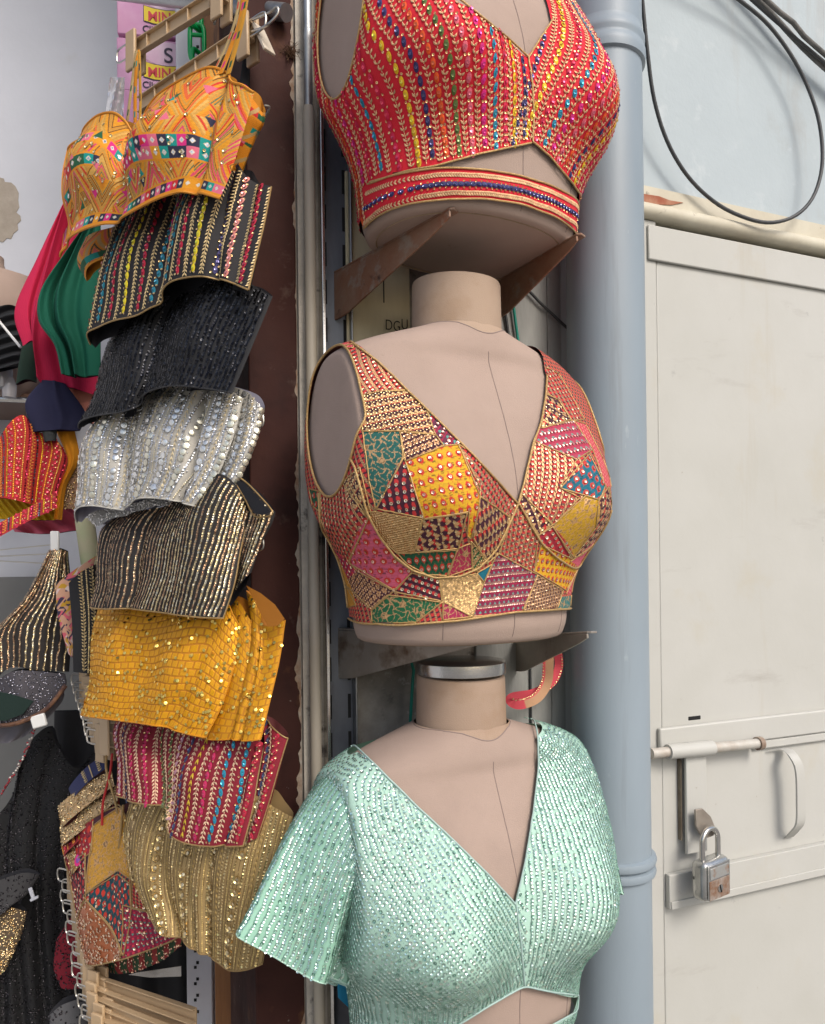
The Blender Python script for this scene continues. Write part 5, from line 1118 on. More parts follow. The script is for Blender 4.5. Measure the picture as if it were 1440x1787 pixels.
o = finish(mb, 'gold_blouse', MFg, 'gold sequin blouse with ringed discs, lowest of the tier', group=GRP); hems(p, o, M_goldhem, 'BL', .0010)
m2 = MB()
for pts in ([(215, 1405), (212, 1440), (208, 1480)], [(232, 1400), (234, 1430), (236, 1452)]): m2.tube(spline([onplane(x, y, G0-GN*.005, GN) for x, y in pts], 20), .0018, 6)
m2.build('shoulder_string', M_goldhem, o)
p2 = Panel([(455, 1370), (470, 1385), (490, 1410), (508, 1438)], [(508, 1438), (500, 1470), (492, 1500)], [(455, 1450), (475, 1470), (492, 1500)], [(455, 1370), (450, 1410), (455, 1450)], (-.045, -.035), 70, 60, None, .01)
m2 = p2.mesh(weave(p2, (.16, .10, .04)), .2); p2.sf.stamp(m2, rng.uniform(0, p2.W, 60), rng.uniform(0, p2.H, 60), ngon(.0035, 10), jit(GG, 60), .9, tilt=.2, ring=.4); finish(m2, 'back_panel', MFg, None, parent=o)

# patchwork blouse below, left
p, C, mb = tierblouse('x', '', [(112, 1490), (140, 1452), (180, 1422), (215, 1404), (232, 1405), (262, 1470), (300, 1560)], [(300, 1560), (310, 1600), (318, 1632)], [(150, 1682), (180, 1678), (235, 1664), (290, 1646), (318, 1632)], [(112, 1490), (128, 1560), (140, 1630), (150, 1682)], (-.028, -.012), (.05, .01, .02), plus(waves(1, .004), fold((.5, .1, .006, 0))), MF, .02, 330, 260)
q2 = np.stack([p.U/p.W, p.V/p.H], -1); pth = [('circ', (.30, .012, .03), 20, [(0, 0), (.3, -.1), (.28, .22), (.04, .25)]), ('squig', (.55, .28, .03), 0, [(.30, .05), (.62, -.02), (.60, .42), (.22, .48)]), ('drop', PURP, 10, [(.04, .2), (.24, .2), (.22, .5), (.02, .62)]), ('circ', (.0, .06, .08), 25, [(.20, .48), (.62, .38), (.60, .62), (.50, .98)]), ('fine', (.62, .2, .08), 30, [(0, .62), (.22, .52), (.47, .95), (.45, 1.1), (0, 1.1)]),
    ('tealp', (.2, .012, .04), 0, [(.52, .62), (1.1, .55), (1.1, 1.1), (.46, 1.1)]), ('lines', PURP, 10, [(.60, -.1), (1.1, -.1), (1.1, .56), (.60, .62)])]
Mt = np.zeros(p.U.shape)
for kd, bgc, an, poly in pth:
    m_ = inside(q2, np.array(poly)); ca, sa = math.cos(R(an)), math.sin(R(an)); cc, mm = paint(kd, (p.U*ca+p.V*sa)[m_], (-p.U*sa+p.V*ca)[m_], bgc); C[m_] = cc; Mt[m_] = mm
mb = p.mesh(C, Mt)
for kd, bgc, an, poly in pth:
    if kd == 'squig': continue
    n = 110 if kd != 'fine' else 500; pa = np.array(poly); u = rng.uniform(pa[:, 0].min(), pa[:, 0].max(), n); v = rng.uniform(pa[:, 1].min(), pa[:, 1].max(), n); k = inside(np.stack([u, v], -1), pa); p.sf.stamp(mb, u[k]*p.W, v[k]*p.H, ngon(.0019, 8), jit((.82, .58, .4), k.sum()), .95, tilt=.2, lift=.0012, ring=.3)
for _, _, _, poly in pth:
    for a, b_ in zip(poly, poly[1:]+poly[:1]):
        l = resample(np.array([a, b_]), 20); l = l[(l.min(1) > .005) & (l.max(1) < .995)]
        if len(l) > 3: k, i, j = p.sf.frame(l[:, 0]*p.W, l[:, 1]*p.H); mb.tube(p.sf.bil(p.G, i, j)+p.gn*.0008, .0009, 5, col=(.45, .29, .12), mt=.5)
o = finish(mb, 'folded_patchwork_blouse', MF, 'folded patchwork blouse with a dark teal triangle left of the gold one', group=GRP); hems(p, o, M_goldhem, 'BLT', .0011)
p2 = Panel([(185, 1670), (250, 1655), (318, 1620)], [(318, 1620), (319, 1640), (315, 1652)], [(190, 1692), (210, 1698), (250, 1690), (290, 1672), (315, 1652)], [(185, 1670), (182, 1685), (190, 1692)], (-.04, -.04), 120, 40, None, .01)
C = weave(p2, (.03, .07, .03)); k = np.mod(p2.U, .03) < .013; C[k] = (.3, .03, .03); m2 = p2.mesh(C); p2.sf.stamp(m2, rng.uniform(0, p2.W, 160), rng.uniform(0, p2.H, 160), ngon(.0018, 8), jit((.8, .5, .35), 160), .95, tilt=.2, ring=.3); finish(m2, 'back_panel', MF, None, parent=o)

# ------------------------------------------------------------------ clip hangers, chain, rail and boxes at the top left
ml = MB().tube([P(120, -22, 1.34), P(500, 22, .99)], .0105, 20)
tag(ml.build('hanging_rail', M_steel, None), 'grey steel rail along the very top above the pink boxes', 'rail')
M_wire = mat('clip_wire', (.55, .53, .48), rough=.3, metal=.9)
M_hangw = mat('pale_plastic', (.66, .58, .46), rough=.4)
def hanger_parts(t, o, X, Y, Z, L, left=True, right=True, ribs=True):
    "o: left end of the bar; X along the bar, Y out of it towards the viewer, Z up"
    A = np.array([X, Y, Z])
    mb = MB().box(o+X*L/2, (L, .0035, .022), A); mb.box(o+X*L/2+Y*.004+Z*.0102, (L, .006, .0018), A); mb.box(o+X*L/2+Y*.004-Z*.0102, (L, .006, .0018), A)
    for k in np.arange(.04, L if ribs else 0, .045): mb.box(o+X*k+Y*.0035, (.0016, .005, .019), A)
    mb.build('hanger_bar', M_hang, t, bevel=.0006)
    for on, x, sg in ((left, .012, -1), (right, L-.012, 1)):
        if not on: continue
        for y, m_ in ((.010, M_hang), (-.006, M_hang)):
            c = o+X*(x+sg*.002)+Y*y-Z*.006
            MB().box(c, (.021, .005, .056), A).build('clip_jaw', m_, t, bevel=.0015)
        w_ = [o+X*x+Y*.007+Z*.010, o+X*(x+sg*.034)+Y*.007+Z*.010, o+X*(x+sg*.040)+Y*.007+Z*.005, o+X*(x+sg*.040)+Y*.007-Z*.005, o+X*(x+sg*.034)+Y*.007-Z*.010, o+X*x+Y*.007-Z*.010]
        MB().tube(spline(w_, 40), .0013, 6).build('spring_wire', M_wire, t)
def hframe(p0, p1):
    X = p1-p0; L = np.linalg.norm(X); X = X/L; Y = np.cross(X, UP); Y /= np.linalg.norm(Y)
    if Y@(CAM-p0) < 0: Y = -Y
    Z = np.cross(Y, X); Z = Z if Z[2] > 0 else -Z
    return X, Y, Z, L
p0, p1 = P(232, 92, 1.12), P(398, -12, 1.0)
t = thing('clip_hanger', 'upper beige plastic clip hanger crossing in front of the pink boxes', 'hanger', p0); X, Y, Z, L = hframe(p0, p1); hanger_parts(t, p0, X, Y, Z, L)
p0, p1 = P(246, 186, 1.10), P(444, 56, .955)
t = thing('clip_hanger', 'beige clip hanger that carries the orange blouse', 'hanger', p0); X, Y, Z, L = hframe(p0, p1); hanger_parts(t, p0, X, Y, Z, L, left=False)
c = p1-X*.004
MB().box(c+X*.016-Y*.004-Z*.012, (.004, .018, .046), np.array([X*.9+Z*.44, Y, Z*.9-X*.44])).build('clip_lever', M_hangw, t, bevel=.001)
lw = [p1+X*.004+Y*.006+Z*.01, P(470, 22, .93), P(483, 12, .925), P(485, 24, .925), P(466, 44, .93), p1+X*.002+Y*.006-Z*.004]; MB().tube(spline(lw, 40), .0016, 8).build('spring_wire', M_wire, t)
tag(MB().tube(spline([P(448, 215, .97), P(462, 205, .965), P(470, 192, .96), P(470, 186, .958), P(462, 184, .955)], 30), .0014, 7).build('wire_hook', M_wire, None), 'small wire hook sticking out right of the orange blouse', 'hook')
tag(MB().tube(spline([P(352, 8, 1.13), P(372, 14, 1.12), P(378, 26, 1.115), P(374, 42, 1.11)], 30), .0018, 7).build('wire_hook', M_wire, None), 'wire hook end beside the bright green chain', 'hook')
for y0, lb in ((705, 'wire clip end peeking out right of the silver blouse'), (920, 'wire clip end beside the gold striped blouse')):
    tag(MB().tube(spline([P(452, y0, .965), P(459, y0+20, .96), P(459, y0+36, .96), P(450, y0+42, .965)], 24), .0012, 6).build('wire_clip', M_wire, None), lb, 'clip')
M_chain = mat('green_plastic', (.0, .40, .10), (.0, .33, .08), 20, .3)
ct = thing('green_chain', 'bright green plastic chain hanging from the rail', 'chain', P(343, -20, 1.17))
def link_(px, py, w_, h_, d, turn, cross):
    c = P(px, py, d); q = np.linspace(0, 2*math.pi, 48, endpoint=False); e = .45
    X = np.array((math.cos(turn), math.sin(turn), 0)); xy = [(np.sign(math.cos(a))*abs(math.cos(a))**e*w_/2, np.sign(math.sin(a))*abs(math.sin(a))**e*h_/2) for a in q]
    mb = MB().tube(np.array([c+X*a+UP*b for a, b in xy]), .0036, 10, closed=True)
    if cross: mb.tube([c-X*w_/2+UP*h_*.22, c+X*w_/2+UP*h_*.22], .003, 8)
    mb.build('chain_link', M_chain, ct)
link_(345, -12, .019, .046, 1.168, 1.2, False); link_(343, 30, .019, .034, 1.166, 1.0, False); link_(344, 75, .021, .054, 1.165, .1, True); link_(344, 116, .020, .046, 1.165, 1.1, False)
# boxes of clips
M_pink = mat('pink_card', (.60, .27, .47), (.66, .38, .55), 7, .5, lo=.4, hi=.6); M_yel = mat('yellow_print', (.80, .60, .02), rough=.5); M_txt = mat('dark_print', (.03, .02, .05), rough=.6); M_redp = mat('red_print', (.62, .04, .05), rough=.5); M_pale = mat('pale_pink_print', (.74, .55, .66), (.66, .42, .56), 20, .5)
BNX = np.array((math.cos(R(8)), math.sin(R(8)), 0)); BNY = np.array((-BNX[1], BNX[0], 0)); bd = 1.30
bxw = .128
for i, (py, nm) in enumerate(((12, 'upper'), (110, 'middle'), (186, 'lower'))):
    h_ = .088; c0 = P(204, py, bd); hh_ = h_ if i < 2 else .06
    cc = c0+BNX*bxw/2+BNY*.05
    bt_ = thing('clip_box', {0: 'topmost pink cardboard box of clip hangers under the rail', 1: 'pink cardboard box with a large letter on a yellow and purple label', 2: 'lowest pink cardboard box, mostly hidden behind the orange blouse'}[i], 'box', cc-UP*hh_/2, 'pink boxes of hangers')
    MB().box(cc, (bxw, .10, hh_), np.array([BNX, BNY, UP])).build('carton', M_pink, bt_, bevel=.0015)
    if i == 2: continue
    fr = lambda x, z, e=0.0005: c0+BNX*x-BNY*e+UP*z
    q = np.linspace(0, 2*math.pi, 30); MB().prism([fr(.083+.036*math.cos(a)*(1+.2*math.cos(2*a)), .020+.021*math.sin(a)) for a in q[:-1]], BNY*.0003).build('pale_oval', M_pale, bt_, smooth=False)
    lab = [(.044, .0055), (.060, .0015), (.080, -.0005), (.100, .0005), (.124, .0045), (.124, -.0215), (.1, -.0245), (.08, -.0245), (.06, -.0235), (.044, -.0195)]
    MB().prism([fr(x-.0011*(1 if x < .08 else -1), z+(.0014 if z > -.01 else -.0014), .0009) for x, z in lab], BNY*.0003).build('label_edge', M_txt, bt_, smooth=False)
    MB().prism([fr(x, z, .0014) for x, z in lab], BNY*.0003).build('yellow_label', M_yel, bt_, smooth=False)
    text('MINA', 'label_lettering', .0225, fr(.050, -.0195, .0019), BNX, UP, M_redp, bt_, .0002, bold=.0005, squash=.95)
    text('S', 'large_letter', .036, fr(.076, .0065, .0012), BNX, UP, M_txt, bt_, .0002, bold=.0002)
    text('Clip Hang', 'box_lettering', .0155, fr(.041, -.0385, .0008), BNX, UP, M_txt, bt_, .0002, bold=.0003)
pb2 = MB(); G = []
for z in np.linspace(0, 1, 24): 
    xx = np.linspace(0, 1, 14); G.append([P(192-10*z*(1-x)+26*x-4*z, 135+112*z, 1.22+.012*math.sin(9*x+5*z)) for x in xx])
pb2.grid(np.array(G)); M_bag = mat('clear_plastic', (.70, .68, .70), rough=.12); M_bag.node_tree.nodes['Principled BSDF'].inputs['Transmission Weight'].default_value = .55
tag(pb2.build('plastic_sleeve', M_bag, None), 'crumpled clear plastic sleeve hanging left of the pink boxes', 'plastic sleeve')

# ------------------------------------------------------------------ stacks of empty clip hangers
proto = thing('clip_hanger', '', 'hanger', (0, 0, 0)); hanger_parts(proto, np.zeros(3), np.array((1., 0, 0)), np.array((0, -1., 0)), UP, .20, right=False, ribs=False); first = [True]
def place(px, py, d, rz, label, group, bar=True):
    r = proto if first[0] else proto.copy()
    if not first[0]:
        COL.objects.link(r)
        for ch in list(proto.children):
            if not bar and ch.name.startswith('hanger_bar'): continue
            c = ch.copy(); COL.objects.link(c); c.parent = r
    first[0] = False
    r.location = tuple(P(px, py, d)); r.rotation_euler = (rng.normal(0, .03), rng.normal(0, .03), rz+rng.normal(0, .03)); r['label'] = label; r['group'] = group; return r
LA = 'beige clip hanger with a wire clip in the stack behind the yellow blouse hem'
for i in range(8): place(150+i*4.2, 1188+i*14, 1.25-.015*i, -GA, LA if i < 7 else 'lowest beige clip hanger of the stack just under the yellow blouse', 'hangers stacked beside the yellow blouse')
for i in range(15): place(128+i*3.1+(6 if i % 3 == 1 else 0), 1528+i*18.5, 1.24-.011*i, -GA+.1, 'beige clip hanger with a wire loop in the tall stack at the lower left', 'hangers stacked at the lower left', bar=i > 9)
# long price tag shaped jaw below the yellow blouse
tg_ = MB().box(onplane(183, 1281, G0-GN*.012, GN), (.021, .004, .062), np.array([GD, GN, UP])).build('hanger_tab', M_hang, None, bevel=.002)
tag(tg_, 'flat tan plastic tab hanging below the left corner of the yellow blouse', 'tab')
# pointed blade
bl = MB().prism([P(x, y, 1.19) for x, y in ((224, 1701), (240, 1697), (316, 1686), (316, 1704), (262, 1706))], np.array((0, .002, 0)))
tag(bl.build('steel_blade', M_chrome, None, smooth=False), 'pointed grey steel blade lying above the lower hangers', 'blade')

# ------------------------------------------------------------------ cloth further back in the shop
def back(name, label, d, T_, R_, B_, L_, col, kind='plain', m=None, lean=(.25, -.97, 0), fd=None, nx=150, ny=150, thick=.02, cat='blouse', group=None, a=.08):
    gn = np.array(lean, float); gn /= np.linalg.norm(gn); q = P(T_[0][0], T_[0][1], d)
    p = Panel(T_, R_, B_, L_, (0, .01), nx, ny, fd, thick, q, gn); C = weave(p, col, a); mt = 0.
    if kind == 'floral':
        k = hsh(np.floor(p.U/.006+np.sin(p.V*300)), np.floor(p.V/.008+np.sin(p.U*250))); C[k > .55] = (.65, .12, .16); C[k > .8] = (.55, .30, .02); C[k < .12] = (.04, .03, .07); C[(k > .3) & (k < .4)] = (.7, .55, .5)
    mb = p.mesh(C, mt)
    if kind == 'stripes':
        cs = [((.78, .30, .03), 'chain'), ((.62, .02, .05), 'bead'), ((.80, .38, .08), 'chain'), ((.65, .05, .12), 'seq'), ((.80, .30, .05), 'vine'), ((.12, .14, .17), 'seq'), ((.7, .4, .02), 'chain'), ((.6, .02, .06), 'bead')]
        us = np.arange(.003, p.W, .0068); stripes(p.sf, mb, us, [(cs[i % 8][1], cs[i % 8][0]) for i in range(len(us))], .002, p.H-.002)
    elif kind == 'bands': bandrows(p, mb, .0066)
    elif kind == 'grey':
        n = int(p.W*p.H*50000); p.sf.stamp(mb, rng.uniform(0, p.W, n), rng.uniform(0, p.H, n), ngon(.0014, 7), jit((.32, .31, .35), n, .3), .9, tilt=.3, lift=.001, ring=.25)
    elif kind in ('dark', 'goldbits'):
        n = int(p.W*p.H*(26000 if kind == 'dark' else 90000)); c = (.05, .045, .05) if kind == 'dark' else (.72, .54, .3); p.sf.stamp(mb, rng.uniform(0, p.W, n), rng.uniform(0, p.H, n), ngon(.0015, 7), jit(c, n, .3), .9, tilt=.3, lift=.001, ring=.25)
    elif kind == 'chainedge':
        stripes(p.sf, mb, [p.W*.5, p.W*.68, p.W*.86], [('vine', VG), ('chain', VG), ('vine', VG)], .002, p.H-.002)
    return p, finish(mb, name, m or MF, label, cat, group)
MFd = fabric('dull_cloth', (.05, .01, .02), .85); 
back('pink_garment', 'plain crimson pink garment with a sleeve, hanging against the white wall', 1.36, [(118, 338), (172, 330)], [(172, 330), (174, 692)], [(40, 604), (62, 600), (72, 668), (112, 676), (174, 692)], [(118, 338), (66, 448), (26, 540), (40, 604)], (.50, .008, .06), m=MFd, fd=plus(fold((.3, .05, .016, .3), (.5, .06, -.014, .4), (.15, .03, -.012, .2), (.7, .08, .012, .1))), cat='garment')
back('green_garment', 'plain bottle green garment in front of the crimson pink one', 1.29, [(150, 398), (176, 392)], [(176, 392), (176, 656)], [(108, 655), (140, 658), (176, 655)], [(150, 398), (112, 448), (72, 508), (68, 560), (96, 604), (108, 655)], (.0, .105, .06), m=MFd, fd=plus(fold((.35, .05, .014, .1), (.22, .04, -.018, .2), (.6, .08, -.008, 0), (.05, .05, .010, 0))), cat='garment')
back('green_sleeve', 'dark green rolled cloth below the crimson sleeve', 1.46, [(40, 596), (66, 598)], [(66, 598), (64, 668)], [(28, 672), (48, 664), (64, 668)], [(40, 596), (32, 640), (28, 672)], (.012, .035, .02), m=MFd, cat='cloth')
back('navy_garment', 'dark navy blue folded garment under the crimson one', 1.33, [(72, 664), (115, 670)], [(115, 670), (150, 722), (140, 752)], [(58, 754), (100, 752), (140, 752)], [(72, 664), (44, 704), (58, 754)], (.012, .012, .045), m=MFd, fd=fold((.6, .1, .006, 0)), cat='garment')
back('salmon_cloth', 'salmon pink cloth corner right of the navy garment', 1.37, [(110, 668), (174, 680)], [(174, 680), (174, 745)], [(150, 735), (174, 745)], [(110, 668), (130, 700), (150, 735)], (.62, .22, .16), m=MFd, cat='cloth')
back('lime_cloth', 'lime green cloth edge between the navy and salmon cloths', 1.355, [(106, 670), (118, 673)], [(118, 673), (138, 706), (160, 728)], [(140, 742), (160, 728)], [(106, 670), (122, 702), (140, 742)], (.24, .36, .08), m=MFd, thick=.006, cat='cloth')
back('charcoal_cloth', 'charcoal cloth end under the navy garment', 1.325, [(72, 748), (100, 750)], [(100, 750), (98, 770)], [(78, 772), (98, 770)], [(72, 748), (78, 772)], (.03, .032, .03), m=MFd, cat='cloth')
back('orange_red_blouse', 'orange red blouse with curved glittering rows at the left edge', 1.31, [(-20, 800), (20, 745), (45, 728), (62, 750), (95, 765), (112, 785)], [(112, 785), (118, 806), (104, 850), (94, 886)], [(-20, 868), (20, 872), (55, 880), (94, 886)], [(-20, 800), (-20, 868)], (.50, .025, .02), 'stripes', fd=fold((.72, .05, -.008, 0), (.4, .2, .012, 0)))
back('yellow_cloth', 'bright yellow cloth gathered below the orange red blouse', 1.34, [(-20, 862), (50, 872), (102, 864)], [(102, 864), (98, 908)], [(-20, 905), (60, 908), (98, 908)], [(-20, 862), (-20, 905)], (.58, .36, .005), m=MFd, fd=waves(9, .003, ln=.3), cat='cloth')
back('saffron_cloth', 'saffron orange cloth strip right of the orange red blouse', 1.35, [(98, 752), (130, 748)], [(130, 748), (138, 800), (116, 850), (108, 908)], [(94, 906), (108, 908)], [(98, 752), (118, 806), (104, 850), (94, 906)], (.70, .26, .004), m=MFd, fd=waves(2, .003), cat='cloth')
back('border_strip', 'red embroidered border strip sloping across the yellow cloth', 1.28, [(-20, 922), (40, 892), (98, 858)], [(98, 858), (97, 888)], [(-20, 948), (40, 915), (97, 888)], [(-20, 922), (-20, 948)], (.42, .02, .03), 'stripes', thick=.006, ny=60, cat='strip')
back('pink_cloth', 'pile of pink and lilac cloth below the yellow cloth', 1.39, [(20, 905), (80, 895), (145, 880)], [(145, 880), (142, 925)], [(24, 928), (80, 932), (142, 925)], [(20, 905), (24, 928)], (.62, .10, .17), m=MFd, fd=waves(3, .008, ln=.4), cat='cloth')
back('beaded_cloth', 'tan cloth with gold sequins left of the silver blouse', 1.37, [(112, 800), (150, 790)], [(150, 790), (150, 890)], [(108, 888), (150, 890)], [(112, 800), (108, 888)], (.30, .17, .10), 'goldbits', cat='cloth')
tag(MB().tube(resample([P(148, 908, 1.30), P(160, 995, 1.29)], 8), .0155, 20).build('cloth_roll', mat('cream_roll', (.58, .46, .33), (.40, .46, .24), 6, .7), None), 'cream and pale green cloth roll below the silver blouse', 'cloth roll')
MFB = MFb
back('bronze_striped_blouse', 'black blouse with bronze stripes and a deep neck at the left edge', 1.27, [(88, 958), (102, 956), (119, 962)], [(119, 962), (127, 1060), (121, 1172)], [(-20, 1198), (20, 1164), (70, 1168), (121, 1172)], [(88, 958), (42, 1046), (-20, 1118), (-20, 1198)], (.018, .014, .012), 'bands', m=MFb, fd=fold((.3, .08, -.006, .2), (.8, .05, -.006, 0)), thick=.03)
back('floral_blouse', 'pink and yellow floral blouse edge beside the bronze striped one', 1.22, [(97, 1020), (130, 995), (168, 970)], [(168, 970), (150, 1040), (132, 1150)], [(119, 1140), (132, 1150)], [(97, 1020), (101, 1075), (119, 1140)], (.62, .34, .22), 'floral', thick=.01)
back('chain_edged_blouse', 'black blouse with gold chain stitched edge behind the gold striped one', 1.17, [(120, 1018), (140, 1000), (168, 984)], [(168, 984), (172, 1080), (168, 1176)], [(128, 1172), (168, 1176)], [(120, 1018), (126, 1095), (128, 1172)], (.010, .010, .012), 'chainedge', m=MFb, thick=.012)
back('grey_sequin_garment', 'dark grey sequin garment folded open at the left edge', 1.23, [(-20, 1200), (25, 1170), (70, 1170), (114, 1176)], [(114, 1176), (114, 1200), (78, 1240)], [(-20, 1262), (35, 1258), (78, 1240)], [(-20, 1200), (-20, 1262)], (.055, .05, .06), 'grey', m=MFb, fd=fold((.5, .2, .012, .2)))
gq = [P(x, y, 1.205) for x, y in ((-10, 1206), (20, 1212), (58, 1224), (40, 1246), (10, 1258), (-12, 1258))]
o = tag(MB().prism(gq, np.array((0, .003, 0)), col=(.005, .02, .015)).build('dark_green_lining', MFd, None, smooth=False, attrs=True), 'dark green lining inside the opened grey garment', 'lining')
MBx = MB(); MBx.tube(spline([P(-20, 1268, 1.20), P(30, 1262, 1.19), P(80, 1238, 1.2), P(115, 1196, 1.21)], 40), .0035, 8); tag(MBx.build('brown_edging', mat('brown_satin', (.05, .02, .015), (.2, .1, .05), 80, .35), None), 'dark brown satin edge of the opened grey garment', 'edging')
back('grey_chiffon', 'sheer grey cloth hanging under the opened grey garment', 1.26, [(-20, 1262), (40, 1258), (112, 1200)], [(112, 1200), (108, 1225), (70, 1268)], [(-20, 1300), (30, 1290), (70, 1268)], [(-20, 1262), (-20, 1300)], (.14, .13, .145), m=MFd, fd=waves(3, .004), cat='cloth')
MW = mat('white_plastic', (.72, .72, .70), rough=.35)
tag(MB().box(P(96, 944, 1.26), (.014, .006, .032)).build('hanger_end', MW, None, bevel=.002), 'white plastic hanger end above the bronze striped blouse', 'hanger')
mb = MB()
for y0, y1, x0 in ((962, 950, -20), (972, 966, -20), (978, 984, -20)): mb.tube([P(x0, y0, 1.34), P(96, y1, 1.28)], .0011, 6)
tag(mb.build('wire_hanger', M_wire, None), 'thin steel hanger wires at the left edge above the bronze striped blouse', 'hanger')
tag(MB().box(P(68, 1258, 1.195), (.022, .008, .020), np.array([(.95, .1, .25), (-.1, .99, 0), (-.25, 0, .95)])).build('white_clip', MW, None, bevel=.002), 'small white plastic clip under the opened grey garment', 'clip')
tag(MB().box(P(56, 1560, 1.30), (.006, .004, .022), np.array([(.95, .1, .3), (-.1, .99, 0), (-.3, 0, .95)])).box(P(60, 1568, 1.3), (.014, .0045, .0045), np.array([(.9, .1, .42), (-.1, .99, 0), (-.42, 0, .9)])).build('white_clip', M_upright, None, bevel=.001), 'pale plastic hook clip on the black garments lower left', 'clip')
beads = MB(); ln = spline([P(62, 1262, 1.22), P(50, 1300, 1.23), P(25, 1350, 1.24), P(-12, 1405, 1.25)], 46)
for q_ in ln:
    beads.lathe([(0, -.0018), (.0014, -.0012), (.0019, 0), (.0014, .0012), (0, .0018)], q_+rng.normal(0, .0012, 3), 7, cap=False, col=jit((.30, .03, .04) if rng.random() > .35 else (.6, .55, .5), 1)[0], mt=.5)
beads.tube(ln+np.array((0, .002, 0)), .0016, 6, col=(.2, .17, .17)); tag(beads.build('beaded_strap', MFb, None, attrs=True), 'narrow strap of red and silver beads at the left edge', 'strap')
back('black_garment', 'black sequin garment filling the lower left corner', 1.36, [(-20, 1440), (22, 1388), (50, 1300), (88, 1268), (102, 1300), (136, 1338), (172, 1300)], [(172, 1300), (128, 1400), (112, 1560), (128, 1800)], [(-20, 1810), (60, 1810), (128, 1800)], [(-20, 1440), (-20, 1810)], (.006, .006, .007), 'dark', m=MFb, fd=plus(waves(4, .007), fold((.5, .1, .01, .3))), nx=180, ny=200, cat='garment')
tag(back('black_backdrop_cloth', 'black cloth hanging deep inside behind the tier of blouses', 1.5, [(95, 1240), (250, 1240), (420, 1240)], [(420, 1240), (440, 1830)], [(85, 1830), (440, 1830)], [(95, 1240), (85, 1830)], (.007, .006, .007), m=MFb, fd=waves(5, .012), cat='cloth')[1], None, None)
back('grey_tweed_garment', 'grey black garment edge crossing the lower left under the white hook', 1.30, [(-20, 1540), (40, 1520), (70, 1525)], [(70, 1525), (48, 1560), (20, 1580)], [(-20, 1610), (20, 1580)], [(-20, 1540), (-20, 1610)], (.035, .034, .036), 'dark', m=MFb, cat='garment')
back('bronze_lace_cloth', 'bronze lace cloth below the white hook at the lower left edge', 1.31, [(-20, 1600), (20, 1580), (48, 1590)], [(48, 1590), (34, 1640), (10, 1690)], [(-20, 1720), (10, 1690)], [(-20, 1600), (-20, 1720)], (.09, .06, .035), 'goldbits', m=MFb, cat='cloth', a=.3)
back('red_lace_cloth', 'dark red lace cloth behind the lower hanger stack', 1.33, [(98, 1640), (150, 1560)], [(150, 1560), (160, 1660), (150, 1720)], [(106, 1722), (150, 1720)], [(98, 1640), (94, 1690), (106, 1722)], (.20, .006, .018), 'dark', m=MFd, cat='cloth', a=.3)
back('grey_lace_cloth', 'grey lace cloth with dark edge at the bottom left', 1.18, [(84, 1772), (110, 1748), (150, 1735)], [(150, 1735), (155, 1800)], [(90, 1800), (155, 1800)], [(84, 1772), (90, 1800)], (.08, .08, .085), 'dark', m=MFb, cat='cloth')
# fan of folded pieces above the folded patchwork blouse
fan = [('navy_folded_piece', 'navy cloth with a gold edge, topmost of the folded fan', (.02, .025, .09), [(120, 1378), (150, 1345), (182, 1318)], [(182, 1318), (188, 1340)], [(128, 1396), (160, 1365), (188, 1340)], 'chainedge'), ('beige_folded_piece', 'plain beige folded piece at the left of the fan', (.52, .34, .17), [(102, 1408), (140, 1380), (195, 1345)], [(195, 1345), (200, 1372)], [(108, 1446), (150, 1412), (200, 1372)], 'goldbits'),
       ('gold_folded_piece', 'beige gold sequin piece in the middle of the fan', (.50, .34, .18), [(106, 1444), (150, 1412), (202, 1370)], [(202, 1370), (206, 1398)], [(108, 1478), (150, 1448), (206, 1398)], 'goldbits'), ('red_folded_piece', 'red beaded folded piece under the gold one in the fan', (.34, .02, .03), [(108, 1478), (150, 1445), (208, 1392)], [(208, 1392), (210, 1416)], [(112, 1494), (150, 1462), (210, 1416)], 'stripes'), ('medallion_folded_piece', 'tan folded piece with magenta round medallions, lowest of the fan', (.46, .27, .11), [(116, 1490), (150, 1462), (208, 1412)], [(208, 1412), (214, 1450)], [(128, 1526), (160, 1496), (214, 1450)], 'goldbits')]
for i, (nm, lb, c, T_, R_, B_, kd) in enumerate(fan):
    p, o = back(nm, lb, 1.19-.006*i, T_, R_, B_, [T_[0], B_[0]], c, kd, lean=(-.45, -.85, .25), thick=.012, nx=110, ny=50, cat='folded piece')
    if i == 4:
        for uu, vv in ((.22, .75), (.86, .45)):
            m2 = MB(); u0, v0 = np.array([p.W*uu]), np.array([p.H*vv])
            p.sf.stamp(m2, u0, v0, ngon(.0095, 20), (.70, .02, .20), 0., lift=.002, ring=.55, dome=0.); p.sf.stamp(m2, u0, v0, ngon(.0052, 16), (.25, .08, .35), 0., lift=.0024); m2.build('medallion', MF, o, attrs=True)
for pts, lb in (([(196, 1315), (192, 1350), (180, 1400), (178, 1440)], 'red cord strap hanging over the folded fan'), ([(186, 1318), (186, 1345), (200, 1395), (206, 1420)], 'thin gold cord beside the red strap over the fan')):
    tag(MB().tube(spline([onplane(x, y, G0-GN*.01, GN) for x, y in pts], 30), .0018, 6).build('cord_strap', mat('red_cord', (.4, .02, .02), rough=.7) if 'red cord' in lb else M_goldhem, None), lb, 'cord')
back('black_strap', 'black cloth strip between the orange blouse strap and the maroon post', .985, [(424, 96), (436, 88)], [(436, 88), (437, 200)], [(412, 200), (437, 200)], [(424, 96), (412, 200)], (.008, .008, .009), m=MFd, thick=.006, nx=40, ny=40, cat='cloth')
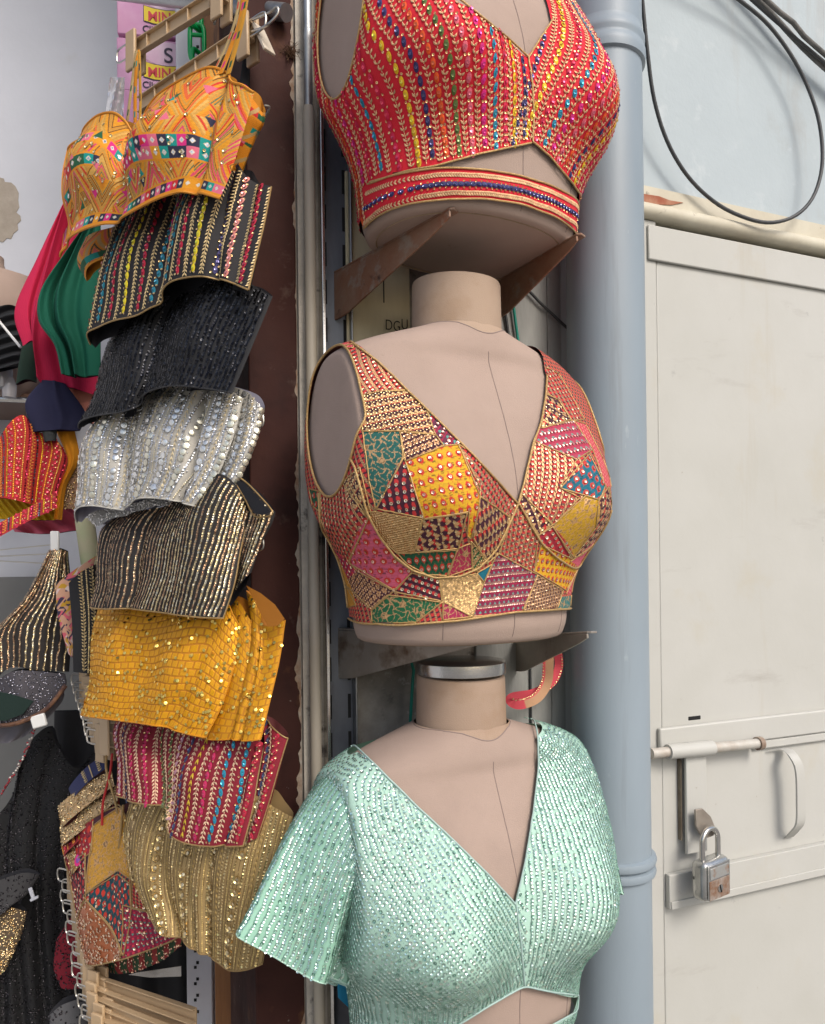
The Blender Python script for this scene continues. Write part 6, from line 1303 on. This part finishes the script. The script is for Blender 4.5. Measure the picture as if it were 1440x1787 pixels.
# far left edge of the shop
gp_ = MB().box(P(60, 1400, 1.80)+np.array((-.2, 0, -.35)), (1.2, .02, 1.75)); gpo = gp_.build('wall_shade_board', mat('wall_shade_grey', (.16, .16, .153), (.13, .13, .125), 3, .5), None, bevel=.002)  # added board; its dark grey stands in for shade on the lower wall
tag(gpo, 'added dark grey board giving the lower wall its shade, behind the garments at the left', 'shade board')
df = thing('dress_form', 'shaded beige dress form cut off at the far left edge', 'dress form', P(-22, 560, 1.62))
MB().lathe([(0, -.206), (.09, -.206), (.105, -.19), (.125, -.12), (.15, -.06), (.155, -.02), (.135, .03), (.075, .05), (.047, .066), (.043, .08), (.043, .092), (.03, .098), (0, .099)], P(-32, 525, 1.62), 48).build('torso', M_form, df)
p, o = back('black_ruffle', 'black ruffled garment at the far left edge', 1.50, [(-20, 545), (18, 536), (36, 540)], [(36, 540), (46, 600), (34, 640)], [(-20, 652), (34, 640)], [(-20, 545), (-20, 652)], (.010, .011, .014), m=MFb, fd=lambda S_, T_: .006*np.sin(T_*38+S_*3), cat='garment')
tag(MB().tube([P(-20, 538, 1.44), P(36, 606, 1.40)], .0024, 10).build('white_rod', MW, None), 'thin white rod slanting across the black ruffles', 'rod')
sh = thing('wall_shelf', 'narrow chrome edged shelf at the left edge below the black ruffles', 'shelf', P(-60, 700, 1.6))
MB().box(P(-60, 702, 1.65)+np.array((.0, .10, 0)), (.34, .30, .010)).build('shelf_board', mat('brown_laminate', (.16, .09, .06), rough=.35), sh, bevel=.001)
MB().tube([P(-60, 694, 1.55), P(50, 698, 1.55)], .006, 10).build('chrome_edge', M_chrome, sh)
for x, y, r_ in ((4, 640, .020), (16, 668, .014)):
    mb = MB(); mb.lathe([(0, -r_*2.2), (r_*.9, -r_*2.1), (r_, -r_*.5), (r_*.7, r_*.6), (r_*.35, r_*.9), (r_*.35, r_*1.6), (0, r_*1.65)], P(x, y, 1.53), 20)
    tag(mb.build('glass_bottle', M_bag, None), 'larger clear plastic bottle standing on the shelf at the left edge' if r_ > .015 else 'smaller clear bottle on the shelf at the left edge', 'bottle')
back('blue_cloth', 'sliver of bright blue cloth behind the mint blouse sleeve', 1.0, [(586, 1670), (612, 1670)], [(612, 1670), (612, 1760)], [(590, 1740), (612, 1760)], [(586, 1670), (590, 1740)], (.01, .22, .38), m=MFd, thick=.006, nx=40, ny=40, cat='cloth')
